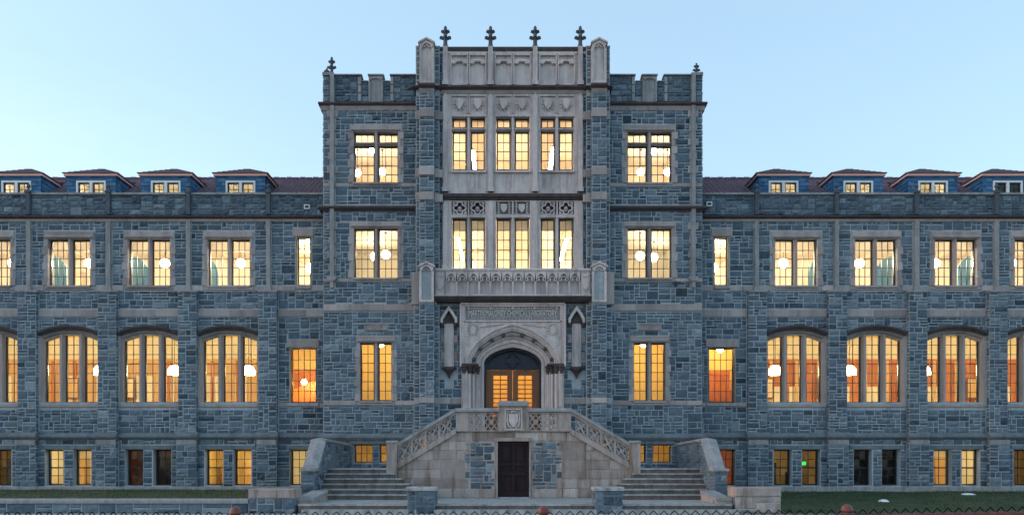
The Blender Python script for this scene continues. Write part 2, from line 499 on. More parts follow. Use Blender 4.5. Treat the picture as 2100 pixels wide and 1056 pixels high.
HS_RUBBLE = [(1, .36), (2, .56), (3, .08)]
WS_RUBBLE = {1: (2, 5), 2: (2, 6), 3: (3, 5)}
def masonry(thing, parent, frame, u0, u1, z0, z1, cuts=(), inside=None, seed=0, ux=0.108, uz=0.132, hs=HS_RUBBLE, ws=WS_RUBBLE,
            g=0.0125, h=0.04, rough=0.9, kind='stone', mat='stone', weight=1.0, tone=(0.5, 0.2)):
    rng = random.Random(seed)
    def ex(u, z):
        u += u0; z += z0
        for c in cuts:
            if c[0] < u < c[1] and c[2] < z < c[3]:
                return True
        return bool(inside and inside(u, z))
    for a_, b_, c_, d_ in pack(u1 - u0, z1 - z0, ex, ux, uz, rng, hs, ws):
        a_ += u0; b_ += u0; c_ += z0; d_ += z0
        for c in cuts:
            if a_ < c[1] - 1e-6 and b_ > c[0] + 1e-6 and c_ < c[3] - 1e-6 and d_ > c[2] + 1e-6:
                opt = [((c[0] - a_) * (d_ - c_), 'r'), ((b_ - c[1]) * (d_ - c_), 'l'), ((c[2] - c_) * (b_ - a_), 't'), ((d_ - c[3]) * (b_ - a_), 'b')]
                w_ = max(opt)[1]
                if w_ == 'r': b_ = c[0]
                elif w_ == 'l': a_ = c[1]
                elif w_ == 't': d_ = c[2]
                else: c_ = c[3]
        if b_ - a_ < 0.07 or d_ - c_ < 0.07:
            continue
        tn = min(1, max(0, rng.gauss(*tone)))
        mb = stone_mesh(frame, a_, b_, c_, d_, g, h * rng.uniform(.8, 1.15), rough, rng, tn)
        p = frame((a_ + b_) / 2, (c_ + d_) / 2, 0)
        piece(thing, kind, parent, mat, mb, (b_ - a_) * (d_ - c_) * seen_weight(*p) * weight)

def front(y):
    return lambda u, z, n: (u, y - n, z)
def side(x, s):
    return lambda u, z, n: (x + s * n, u, z)

def wall(name, parent, x0, x1, z0, z1, y, holes, mat='mortar', thick=0.6, kind=None):
    """front and back skins with openings and their reveals"""
    mb = MB()
    hs = [h for h in holes]
    xs = sorted({x0, x1, *[min(max(h[0], x0), x1) for h in hs], *[min(max(h[1], x0), x1) for h in hs]})
    zs = sorted({z0, z1, *[min(max(h[2], z0), z1) for h in hs], *[min(max(h[3], z0), z1) for h in hs]})
    for a_, b_ in zip(xs, xs[1:]):
        for c_, d_ in zip(zs, zs[1:]):
            mx_, mz_ = (a_ + b_) / 2, (c_ + d_) / 2
            if any(h[0] < mx_ < h[1] and h[2] < mz_ < h[3] for h in hs):
                continue
            mb.add([(a_, y, c_), (b_, y, c_), (b_, y, d_), (a_, y, d_)], [(0, 1, 2, 3)])
            mb.add([(a_, y + thick, c_), (b_, y + thick, c_), (b_, y + thick, d_), (a_, y + thick, d_)], [(3, 2, 1, 0)])
    for h in hs:
        a_, b_, c_, d_ = h[:4]
        q = lambda p0, p1: mb.add([(p0[0], y, p0[1]), (p1[0], y, p1[1]), (p1[0], y + thick, p1[1]), (p0[0], y + thick, p0[1])], [(0, 1, 2, 3)])
        q((a_, c_), (b_, c_)); q((b_, c_), (b_, d_)); q((b_, d_), (a_, d_)); q((a_, d_), (a_, c_))
    for X_ in (x0, x1):
        mb.add([(X_, y, z0), (X_, y + thick, z0), (X_, y + thick, z1), (X_, y, z1)], [(0, 1, 2, 3)])
    mb.add([(x0, y, z1), (x1, y, z1), (x1, y + thick, z1), (x0, y + thick, z1)], [(0, 1, 2, 3)])
    return mb.build(name, mat, parent, kind)

def trim(thing, parent, x0, x1, y0, y1, z0, z1, tone=None, mat='trim', b=0.012):
    mb = MB(); mb.tone = random.gauss(0.5, 0.2) if tone is None else tone
    mb.bevbox(x0, x1, y0, y1, z0, z1, b)
    piece(thing, 'trim_block', parent, mat, mb, abs(x1 - x0) * (z1 - z0) * seen_weight((x0 + x1) / 2, y0, z0))

def blocks(thing, parent, x0, x1, y0, y1, z0, z1, L=1.0, mat='trim'):
    """a course of dressed blocks with fine open joints"""
    if x0 > x1: x0, x1 = x1, x0
    n = max(1, round((x1 - x0) / L))
    xs = [x0] + [x0 + (x1 - x0) * (i + random.uniform(-.2, .2)) / n for i in range(1, n)] + [x1]
    for a_, b_ in zip(xs, xs[1:]):
        trim(thing, parent, a_ + 0.004, b_ - 0.004, y0 + random.uniform(0, .006), y1, z0, z1, mat=mat)

# ------------------------------------------------------------------ windows
def lights(B, name, ops, yg, cols, rows, fr=0.05, bar=0.026, mat='frame', parent=None):
    """metal casements with glazing bars for a list of openings (x0,x1,z0,z1[,rows]); panes are parts"""
    mb = MB()
    w = bpy.data.objects.new(name, None)
    plist = []
    for op in ops:
        x0, x1, z0, z1 = op[:4]
        rw = op[4] if len(op) > 4 else rows
        mb.box(x0, x0 + fr, yg - .05, yg + .05, z0, z1); mb.box(x1 - fr, x1, yg - .05, yg + .05, z0, z1)
        mb.box(x0 + fr, x1 - fr, yg - .05, yg + .05, z0, z0 + fr); mb.box(x0 + fr, x1 - fr, yg - .05, yg + .05, z1 - fr, z1)
        gx0, gx1, gz0, gz1 = x0 + fr, x1 - fr, z0 + fr, z1 - fr
        for i in range(1, cols):
            xx = gx0 + (gx1 - gx0) * i / cols
            mb.box(xx - bar / 2, xx + bar / 2, yg - .02, yg + .02, gz0, gz1)
        for j in range(1, rw):
            zz = gz0 + (gz1 - gz0) * j / rw
            for i in range(cols):
                xa = gx0 + (gx1 - gx0) * i / cols + (bar / 2 if i else 0)
                xb = gx0 + (gx1 - gx0) * (i + 1) / cols - (bar / 2 if i < cols - 1 else 0)
                mb.box(xa, xb, yg - .018, yg + .018, zz - bar / 2, zz + bar / 2)
        for i in range(cols):
            for j in range(rw):
                a_, b_ = gx0 + (gx1 - gx0) * i / cols, gx0 + (gx1 - gx0) * (i + 1) / cols
                c_, d_ = gz0 + (gz1 - gz0) * j / rw, gz0 + (gz1 - gz0) * (j + 1) / rw
                plist.append((a_ + .004, b_ - .004, c_ + .004, d_ - .004))
    bpy.data.objects.remove(w)
    o = mb.build(name, mat, parent or B)
    for a_, b_, c_, d_ in plist:
        p = MB()
        t1, t2 = random.uniform(-.004, .004), random.uniform(-.004, .004)
        y0 = yg - .004
        p.add([(a_, y0 + t1, c_), (b_, y0 + t2, c_), (b_, y0 - t1, d_), (a_, y0 - t2, d_),
               (a_, y0 + t1 + .006, c_), (b_, y0 + t2 + .006, c_), (b_, y0 - t1 + .006, d_), (a_, y0 - t2 + .006, d_)],
              [(0, 1, 2, 3), (7, 6, 5, 4), (0, 4, 5, 1), (1, 5, 6, 2), (2, 6, 7, 3), (3, 7, 4, 0)])
        piece(B, 'pane', o if parent is None else parent, 'glass', p, (b_ - a_) * (d_ - c_) * seen_weight(a_, yg, c_))
    return o

def surround(B, w, x0, x1, z0, z1, y, depth, mull=(), transom=(), jw=0.13, lint=0.24, sill=0.2, hood=True, quoin=True, long=0.12, seed=0, mw=0.16):
    """dressed stone window surround: lintel, sill, quoined jambs, splayed mullions"""
    rng = random.Random(seed)
    n = 0.055
    trim(B, w, x0 - jw - .05, x1 + jw + .05, y - n, y + depth, z1, z1 + lint)
    if hood:
        mb = MB(); mb.tone = .4
        mb.prism_x([(y - n - .07, z1 + lint * .32), (y - n - .07, z1 + lint * .2), (y - n, z1 + lint * .08), (y - n, z1 + lint * .5)], x0 - jw * .7, x1 + jw * .7)
        piece(B, 'trim_block', w, 'trim', mb, .05)
    trim(B, w, x0 - .02, x1 + .02, y - n - .06, y + depth, z0 - sill * .5, z0)
    trim(B, w, x0 - jw, x1 + jw, y - n, y + depth, z0 - sill, z0 - sill * .5 - .003)
    H = z1 - z0
    k = max(2, round(H / 0.34))
    for s_ in (0, 1):
        for i in range(k):
            a_, b_ = z0 + H * i / k, z0 + H * (i + 1) / k - .006
            ext = jw + (long if (i + s_ * 0) % 2 == 0 and quoin else 0) + rng.uniform(-.015, .015)
            if s_ == 0:
                trim(B, w, x0 - ext, x0 + .004, y - n + (.008 if i % 2 else 0), y + depth, a_, b_)
            else:
                trim(B, w, x1 - .004, x1 + ext, y - n + (.008 if i % 2 else 0), y + depth, a_, b_)
    for mx_ in mull:
        mb = MB()
        q = mw / 2
        mb.add([(mx_ - q * .55, y - .02, z0), (mx_ + q * .55, y - .02, z0), (mx_ + q, y + .14, z0), (mx_ + q, y + depth, z0), (mx_ - q, y + depth, z0), (mx_ - q, y + .14, z0)] +
               [(mx_ - q * .55, y - .02, z1), (mx_ + q * .55, y - .02, z1), (mx_ + q, y + .14, z1), (mx_ + q, y + depth, z1), (mx_ - q, y + depth, z1), (mx_ - q, y + .14, z1)],
               [(0, 1, 7, 6), (1, 2, 8, 7), (2, 3, 9, 8), (3, 4, 10, 9), (4, 5, 11, 10), (5, 0, 6, 11)])
        mb.build('mullion', 'trim', w)
    for tz in transom:
        mb = MB()
        mb.prism_x([(y + .0, tz), (y + .12, tz + .07), (y + depth, tz + .07), (y + depth, tz - .07), (y + .12, tz - .07)], x0, x1)
        mb.build('transom', 'trim', w)

# ------------------------------------------------------------------ ground
def sheet(name, x0, x1, y0, y1, z, mat, kind='structure', zf=None, nx=1, ny=1, thick=0.0):
    mb = MB()
    V = [(x0 + (x1 - x0) * i / nx, y0 + (y1 - y0) * j / ny, 0) for j in range(ny + 1) for i in range(nx + 1)]
    V = [(a_, b_, (zf(a_, b_) if zf else z)) for a_, b_, _ in V]
    F = [(j * (nx + 1) + i, j * (nx + 1) + i + 1, (j + 1) * (nx + 1) + i + 1, (j + 1) * (nx + 1) + i) for j in range(ny) for i in range(nx)]
    mb.add(V, F)
    return mb.build(name, mat, None, kind)

sheet('ground', -600, 600, -600, 600, -0.75, 'soil')
mb = MB(); mb.box(-120, 120, -32.0, -14.0, -0.7, -0.57); mb.build('road', 'asphalt', None, 'structure')
mb = MB()
for i in range(-60, 60):
    mb.box(i * 2.0 + .006, i * 2.0 + 1.994, -13.75, -9.9, -0.7, -0.42 + random.uniform(-.003, .003))
mb.box(-120, 120, -13.99, -13.76, -0.7, -0.425)
mb.build('pavement', 'concrete', None, 'structure')
mb = MB()
mb.box(-120, 120, -48, -32.2, -0.7, -0.43); mb.box(-120, 120, -32.199, -32.0, -0.7, -0.43)
mb.build('pavement', 'concrete', None, 'structure')

def lawn_right(x, y):
    t = min(1, max(0, (-y - .4) / 8.6))
    return 0.02 - 0.42 * t ** 1.15 + 0.03 * noise.noise((x * .6, y * .6, 0))
def lawn_left(x, y):
    t = min(1, max(0, (-y - .4) / 9.0))
    return 0.12 - 0.1 * t + 0.02 * noise.noise((x * .6, y * .6, 3))
sheet('lawn', 8.0, 60, -9.95, -0.2, 0, 'soil', zf=lawn_right, nx=60, ny=14)
sheet('lawn', -60, -8.0, -9.3, -0.2, 0, 'soil', zf=lawn_left, nx=60, ny=14)
mb = MB()
rng = random.Random(5)
for k in range(42000):
    sd = 1 if k % 3 else -1
    x = sd * rng.uniform(8.7, 27); y = -.45 - 9.1 * rng.random() ** 1.4 if sd > 0 else rng.uniform(-9.2, -.55)
    if sd > 0 and x < 9.5 and y < -8.4: continue
    z = (lawn_right if sd > 0 else lawn_left)(x, y) - .01
    h = rng.uniform(.04, .11) * (1.0 if noise.noise((x * .9, y * .9, 7)) > -.1 else .45); an = rng.uniform(0, math.pi); w = rng.uniform(.006, .012)
    lx, ly = rng.uniform(-.03, .03), rng.uniform(-.03, .03)
    mb.add([(x - w * math.cos(an), y - w * math.sin(an), z), (x + w * math.cos(an), y + w * math.sin(an), z), (x + lx, y + ly, z + h)], [(0, 1, 2)])
tag(mb.build('grass', 'grass', None, 'stuff'), 'short dark green grass on the lawns before the building', 'grass')

# ------------------------------------------------------------------ the building
B = empty('stone_building', (0, 0, 0), 'long grey rubble stone collegiate building with crenellated central tower and lit windows', 'building')
YW, YB, YBB, YBA = 0.0, -0.25, -0.10, -0.35       # wing wall, buttress front, base wall, base buttress
U = [11.11 + 3.635 * k for k in range(6)]         # buttress lines
C = [11.11 + 3.635 * (k + .5) for k in range(5)]  # bay centres
UT = 8.37                                         # tower half width
UE = U[5] + 0.6                                   # wing end
HB = 0.42                                         # half width of a buttress
AW, AR = 1.345, 0.29
ARAD = (AW * AW + AR * AR) / (2 * AR)
def arc(x, apex):
    return apex - (ARAD - math.sqrt(max(0, ARAD * ARAD - x * x)))

def course(name, parent, x0, x1, y, steps, mat, back=0.2, ret=()):
    """moulded course: stacked steps (z0,z1,projection at bottom, projection at top); ret extends the ends"""
    mb = MB()
    for z0, z1, n0, n1 in steps:
        mb.prism_x([(y + back, z0), (y - n0, z0), (y - n1, z1), (y + back, z1)], x0 - (n1 if 'a' in ret else 0), x1 + (n1 if 'b' in ret else 0))
    return mb.build(name, mat, parent)

def sxs(s, a_, b_):
    return (s * a_, s * b_) if s > 0 else (s * b_, s * a_)

def wing(s):
    nm = 'right' if s > 0 else 'left'
    # ---- openings
    holes_up, cuts_up = [], []
    for c in C:
        holes_up.append((s * c - .985, s * c + .985, 9.40, 11.60))
        cuts_up.append((s * c - 1.16, s * c + 1.16, 9.13, 11.84))
        holes_up.append((s * c - 1.335, s * c + 1.335, 4.08, 7.39))
    a_, b_ = sxs(s, 9.17, 9.88); holes_up.append((a_, b_, 9.40, 11.62)); cuts_up.append((a_, b_, 9.13, 11.98))
    cuts_up.append((a_ - .12, b_ + .12, 11.62, 11.98))
    g0, g1 = sxs(s, 8.92, 10.16); holes_up.append((g0, g1, 4.05, 6.58)); cuts_up.append((g0, g1, 4.05, 6.95)); cuts_up.append((g0 - .12, g1 + .12, 6.58, 6.94))
    x0, x1 = sxs(s, UT + .02, UE)
    w = wall('wing_wall', B, x0, x1, 2.42, 12.4, YW, holes_up)
    cuts = list(cuts_up)
    for c in C:
        cuts.append((s * c - 1.335, s * c + 1.335, 3.87, 7.0))
    for u in U:
        cuts.append((s * u - HB, s * u + HB, 2.4, 9.13)); cuts.append((s * u - .11, s * u + .11, 9.13, 12.4))
    bx0, bx1 = sxs(s, UT, UE)
    cuts.append((bx0, bx1, 7.96, 8.29)); cuts.append((bx0, bx1, 9.13, 9.36))
    n0, n1 = sxs(s, UT, U[0]); cuts.append((n0, n1, 3.87, 4.05))
    def ins(u, z):
        for c in C:
            if abs(u - s * c) < 1.345 and z < arc(u - s * c, 7.47) and z > 3.8:
                return True
        return False
    masonry(B, w, front(YW), x0, x1, 2.42, 12.3, cuts, ins, seed=3 + s)
    # ---- sill band, belt band
    pts = sorted([s * UT] + [s * u for u in U] + [s * UE])
    for p, q in zip(pts, pts[1:]):
        blocks(B, w, p + (.42 if abs(abs(p) - UT) > .01 else .02), q - (.42 if abs(abs(q) - UT) > .01 else .02), YW - .05, .1, 7.97, 8.28, 1.3)
        m_ = (p + q) / 2
        if abs(abs(m_) - (UT + U[0]) / 2) < .1:
            blocks(B, w, p + .1, a_ - .01, YW - .05, .1, 9.14, 9.35, .7); blocks(B, w, b_ + .01, q - .11, YW - .05, .1, 9.14, 9.35, .7)
            blocks(B, w, a_, b_, YW - .09, .3, 9.22, 9.40, 3); 
            blocks(B, w, p + .02, g0 - .1, YW - .05, .1, 3.88, 4.05, .7); blocks(B, w, g1 + .1, q - .42, YW - .05, .1, 3.88, 4.05, .7)
            blocks(B, w, g0 - .1, g1 + .1, YW - .08, .3, 3.9, 4.05, 2)
            blocks(B, w, a_ - .12, b_ + .12, YW - .06, .3, 11.625, 11.97, 3)
            blocks(B, w, g0 - .12, g1 + .12, YW - .06, .3, 6.585, 6.93, 3)
        elif abs(m_) < U[5]:
            blocks(B, w, p + .11, m_ - 1.16, YW - .05, .1, 9.14, 9.35, .6); blocks(B, w, m_ + 1.16, q - .11, YW - .05, .1, 9.14, 9.35, .6)
    # ---- upper windows
    for k, c in enumerate(C):
        x = s * c
        ops = [(x - .965, x - .078, 9.40, 11.50), (x + .078, x + .965, 9.40, 11.50)]
        wn = lights(B, 'window', ops, .27, 3, 5)
        surround(B, wn, x - .965, x + .965, 9.38, 11.50, YW, .34, mull=(x,), seed=k, lint=.34, sill=.2)
        m_ = MB()
        for o in ops:
            m_.box(o[0] + .03, o[1] - .03, .40, .43, 11.02 + (.0 if k % 2 else .015), 11.5)
        m_.build('blind', 'blind', wn)
    wn = lights(B, 'window', [(a_ + .05, b_ - .05, 9.42, 11.6)], .25, 2, 5)
    wn = lights(B, 'window', [(g0 + .04, g1 - .04, 4.07, 6.56)], .25, 4, 5)
    # ---- arched windows
    for k, c in enumerate(C):
        x = s * c
        ops = [(x + q * .89 - .335, x + q * .89 + .335, 4.08, 7.22) for q in (-1, 0, 1)]
        wn = lights(B, 'window', ops, .43, 2, 7, fr=.045)
        xs = [-AW + 2 * AW * i / 18 for i in range(19)]
        m_ = MB(); m_.band([(x + t, 7.402) for t in xs], [(x + t, arc(t, 7.385)) for t in xs], .003, .55); m_.build('spandrel', 'mortar', wn)
        m_ = MB()
        m_.band([(x + t, arc(t, 7.57)) for t in xs], [(x + t, arc(t, 7.47)) for t in xs], -.19, .02)
        m_.band([(x + t, arc(t, 7.469)) for t in xs], [(x + t, arc(t, 7.385)) for t in xs], -.12, .02)
        m_.build('hood_mould', 'stained', wn)
        xs2 = [t * .985 for t in xs]
        m_ = MB()
        m_.band([(x + t, arc(t, 7.384)) for t in xs2], [(x + t * .96, arc(t, 7.27)) for t in xs2], .10, .5)
        m_.band([(x + t * .96, arc(t, 7.27)) for t in xs2], [(x + t * .92, arc(t, 7.165)) for t in xs2], .2, .5)
        for q in (-1, 1):
            e0 = x + q * 1.33; e1 = x + q * 1.24
            m_.add([(e0, .02, 4.08), (e1, .2, 4.08), (e1, .5, 4.08), (e0, .5, 4.08), (e0, .02, 7.1), (e1, .2, 7.1), (e1, .5, 7.1), (e0, .5, 7.1)],
                   [(0, 1, 5, 4), (1, 2, 6, 5), (2, 3, 7, 6), (3, 0, 4, 7)])
        m_.build('arch_frame', 'trim', wn)
        for q in (-.5, .5):
            mm = x + q * .89; t = .11
            m_ = MB()
            zt = 7.2
            m_.add([(mm - t * .5, .12, 4.08), (mm + t * .5, .12, 4.08), (mm + t, .3, 4.08), (mm + t, .5, 4.08), (mm - t, .5, 4.08), (mm - t, .3, 4.08),
                    (mm - t * .5, .12, zt), (mm + t * .5, .12, zt), (mm + t, .3, zt), (mm + t, .5, zt), (mm - t, .5, zt), (mm - t, .3, zt)],
                   [(0, 1, 7, 6), (1, 2, 8, 7), (2, 3, 9, 8), (3, 4, 10, 9), (4, 5, 11, 10), (5, 0, 6, 11)])
            m_.build('mullion', 'trim', wn)
        m_ = MB(); m_.prism_x([(.5, 3.87), (-.06, 3.87), (-.06, 3.98), (.36, 4.08), (.5, 4.08)], x - 1.33, x + 1.33); m_.build('sill', 'trim', wn)
    # ---- buttresses and shafts
    for k, u in enumerate(U):
        x = s * u
        m_ = MB(); m_.box(x - HB + .01, x + HB - .01, YB, .02, 2.62, 9.05); bt = m_.build('buttress', 'mortar', B)
        masonry(B, bt, front(YB), x - HB, x + HB, 2.62, 9.05, seed=40 + k + 7 * s, ux=.12, ws={1: (2, 4), 2: (2, 4), 3: (3, 4)}, h=.04)
        for q in (-1, 1):
            masonry(B, bt, side(x + q * (HB - .01), q), YB, 0, 2.62, 9.05, seed=60 + k + q, ws={1: (2, 2), 2: (2, 2), 3: (2, 2)}, h=.025, weight=.1)
        m_ = MB(); m_.prism_x([(YB - .06, 9.04), (YB - .06, 9.1), (.02, 9.2), (.02, 9.04)], x - HB - .03, x + HB + .03); m_.build('buttress_cap', 'coping', bt)
        m_ = MB(); m_.box(x - .1, x + .1, YW - .12, .02, 9.13, 12.32); m_.box(x - .14, x + .14, YW - .15, .02, 9.1, 9.3); sh = m_.build('shaft', 'coping', B)
        for j in range(5):
            z_ = 9.75 + j * .55
            if j in (1, 4): trim(B, sh, x - .17, x + .17, YW - .055, .02, z_, z_ + .22, mat='coping')
        m_ = MB(); m_.box(x - .09, x + .09, YW - .16, .05, 12.6, 13.62)
        m_.prism_x([(YW - .2, 13.58), (YW - .2, 13.66), (.02, 13.74), (.02, 13.58)], x - .13, x + .13)
        m_.lathe([(.10, 0), (.06, .09), (.05, .16), (.1, .2), (.085, .27), (.03, .34), (.0, .37)], x, YW - .07, 13.66, 6)
        m_.build('pinnacle', 'darkstone', B)
    # ---- parapet
    m_ = MB(); m_.box(x0, x1, YW + .015, .4, 12.45, 13.5); pp = m_.build('parapet', 'darkmortar', B)
    cut2 = [(s * u - .09, s * u + .09, 12.5, 13.6) for u in U]
    masonry(B, pp, front(YW + .015), x0, x1, 12.58, 13.5, cut2, seed=80 + s, h=.05, g=.007, rough=1.2, tone=(.52, .18))
    xs_ = sorted([x0, x1] + [s * u for u in U])
    for p, q in zip(xs_, xs_[1:]):
        blocks(B, pp, p + .1 if p != x0 else p, q - .1 if q != x1 else q, YW - .1, .46, 13.5, 13.6, 1.3, 'coping')
    course('string_course', B, x0, x1, YW, [(12.40, 12.47, .08, .17), (12.47, 12.54, .19, .19), (12.54, 12.58, .19, .05)], 'stained')
    course('string_fillet', B, x0, x1, YW, [(12.29, 12.398, .04, .085)], 'trim')
    # ---- base storey
    holes = []
    for c in C:
        for q in (-1, 1):
            holes.append((s * c + q * .64 - .41, s * c + q * .64 + .41, .29, 1.93))
    n0, n1 = sxs(s, 9.12, 10.14); holes.append((n0, n1, .29, 1.93))
    w2 = wall('base_wall', B, x0, x1, -.1, 2.46, YBB, holes)
    cuts = [h for h in holes] + [(x0, x1, -.2, .25)]
    for c in C:
        cuts.append((s * c - 1.2, s * c + 1.2, 1.93, 2.12))
    for u in U:
        cuts.append((s * u - HB - .02, s * u + HB + .02, 0, 2.5))
    cuts.append((n0 - .12, n1 + .12, 1.93, 2.12))
    masonry(B, w2, front(YBB), x0, x1, .25, 2.42, cuts, seed=120 + s, h=.045, rough=1.1, tone=(.45, .18))
    for c in C:
        blocks(B, w2, s * c - 1.2, s * c + 1.2, YBB - .045, .0, 1.935, 2.115, 1.2, 'bluestone')
    blocks(B, w2, n0 - .12, n1 + .12, YBB - .045, 0, 1.935, 2.115, 2, 'bluestone')
    for k, c in enumerate(C):
        for q in (-1, 1):
            xx = s * c + q * .64
            lights(B, 'window', [(xx - .4, xx + .4, .30, 1.92)], .28, 2, 4, fr=.06, bar=.024, mat='bframe')
            m_ = MB(); m_.box(xx - .35, xx + .35, .25, .31, 1.07, 1.13); m_.build('meeting_rail', 'bframe', B)
    lights(B, 'window', [(n0 + .02, n1 - .02, .30, 1.92)], .28, 3, 4, fr=.06, bar=.024, mat='bframe')
    for k, u in enumerate(U):
        x = s * u
        m_ = MB(); m_.box(x - HB - .03, x + HB + .03, YBA, 0, -.1, 2.44); bb = m_.build('buttress_base', 'mortar', B)
        masonry(B, bb, front(YBA), x - HB - .04, x + HB + .04, .25, 2.13, seed=140 + k + 9 * s, h=.045, rough=1.1, tone=(.45, .18), ws={1: (2, 4), 2: (2, 4), 3: (3, 4)}, ux=.13)
        blocks(B, bb, x - HB - .03, x + HB + .03, YBA - .05, 0, 2.14, 2.36, 3, 'coping')
        for q in (-1, 1):
            masonry(B, bb, side(x + q * (HB + .03), q), YBA, YBB, .25, 2.36, seed=160 + k + q, h=.02, weight=.1)
    # water table following the buttresses
    m_ = MB(); m2 = MB()
    segs = [(p, q, YBB) for p, q in zip(xs_, xs_[1:])]
    for p, q, y in segs:
        m_.prism_x([(.05, 2.38), (y - .05, 2.38), (y - .16, 2.48), (y - .16, 2.55), (YW - .02, 2.70), (.05, 2.70)], p, q)
    for u in U:
        m_.prism_x([(.0, 2.377), (YBA - .05, 2.377), (YBA - .14, 2.477), (YBA - .14, 2.557), (YB - .02, 2.71), (.0, 2.71)], s * u - HB - .1, s * u + HB + .1)
    m_.build('water_table', 'bluestone', B)
    blocks(B, w2, x0, x1, YBB - .3, 0, -.1, .24, 1.5, 'coping')
    # ---- end wall of the wing
    m_ = MB(); m_.box(s * UE - .3, s * UE + .3, .6, 12.6, -.1, 13.5); ew = m_.build('end_wall', 'mortar', B)
    masonry(B, ew, side(s * (UE + .3), s), 0, 12, .2, 13.4, seed=200 + s, weight=.02, ux=.2, uz=.2)
    # ---- roof
    ze, zr, ye, yr = 13.15, 16.2, .75, 6.1
    m_ = MB()
    rows = 26
    X0, X1 = x0, x1
    for j in range(rows):
        t0, t1 = j / rows, (j + 1) / rows
        ya, za = ye + (yr - ye) * t0, ze + (zr - ze) * t0
        yb, zb = ye + (yr - ye) * t1, ze + (zr - ze) * t1
        cutd = yb > 2.8 and ya < 5.35
        ed = [X0] + (sorted([s * (c + .27) + q * 1.1 for c in C for q in (-1, 1)]) if cutd else []) + [X1]
        for xa, xb in zip(ed[::2], ed[1::2]):
            m_.add([(xa, ya, za - .03), (xb, ya, za - .03), (xb, ya, za + .035), (xa, ya, za + .035), (xb, yb, zb + .0), (xa, yb, zb + .0)], [(0, 1, 2, 3), (3, 2, 4, 5)])
    m_.add([(X0, yr, zr), (X1, yr, zr), (X1, 12, 13.2), (X0, 12, 13.2)], [(0, 1, 2, 3)])
    rf = m_.build('roof', 'tile', B)
    m_ = MB()
    n = int((X1 - X0) / .34)
    for i in range(n):
        xx = X0 + (X1 - X0) * (i + .5) / n
        m_.box(xx - .15, xx + .15, yr - .13, yr + .13, zr - .03, zr + .07 + .015 * (i % 2))
    o = m_.build('ridge_tiles', 'tile', rf, 'stuff')
    m_ = MB()
    rg = random.Random(s + 5)
    for j in range(9, rows):     # ribs of the tiles that show above the parapet
        t0, t1 = j / rows, (j + 1) / rows
        ya, za = ye + (yr - ye) * t0, ze + (zr - ze) * t0 + .035
        yb, zb = ye + (yr - ye) * t1, ze + (zr - ze) * t1 + .01
        for i in range(int((X1 - X0) / .25)):
            xx = X0 + .12 + i * .25
            if yb > 2.6 and any(abs(xx - s * (c + .27)) < 1.24 for c in C): continue
            m_.tone = rg.random()
            dz = rg.uniform(0, .012)
            m_.add([(xx - .06, ya - .01, za), (xx, ya - .01, za + .045 + dz), (xx + .06, ya - .01, za), (xx + .06, yb, zb), (xx, yb, zb + .04 + dz), (xx - .06, yb, zb)], [(0, 1, 2), (0, 1, 4, 5), (1, 2, 3, 4)])
    m_.build('roof_tiling', 'tile', rf, 'stuff')
    # ---- dormers
    for k, c in enumerate(C):
        dormer(s * (c + .27), s, k)
    # ---- vent in the parapet by the tower
    vx = s * (9.35 if s < 0 else 8.95); vz = 12.95 if s < 0 else 13.08
    m_ = MB()
    for aa, bb_, cc, dd in ((-.13, -.09, -.1, .1), (.09, .13, -.1, .1), (-.09, .09, .06, .1), (-.09, .09, -.1, -.06)):
        m_.box(vx + aa, vx + bb_, -.1, .02, vz + cc, vz + dd)
    v = m_.build('vent', 'white', B)
    m_ = MB(); m_.box(vx - .09, vx + .09, -.062, .0, vz - .06, vz + .06); m_.build('vent_recess', 'stained', v)

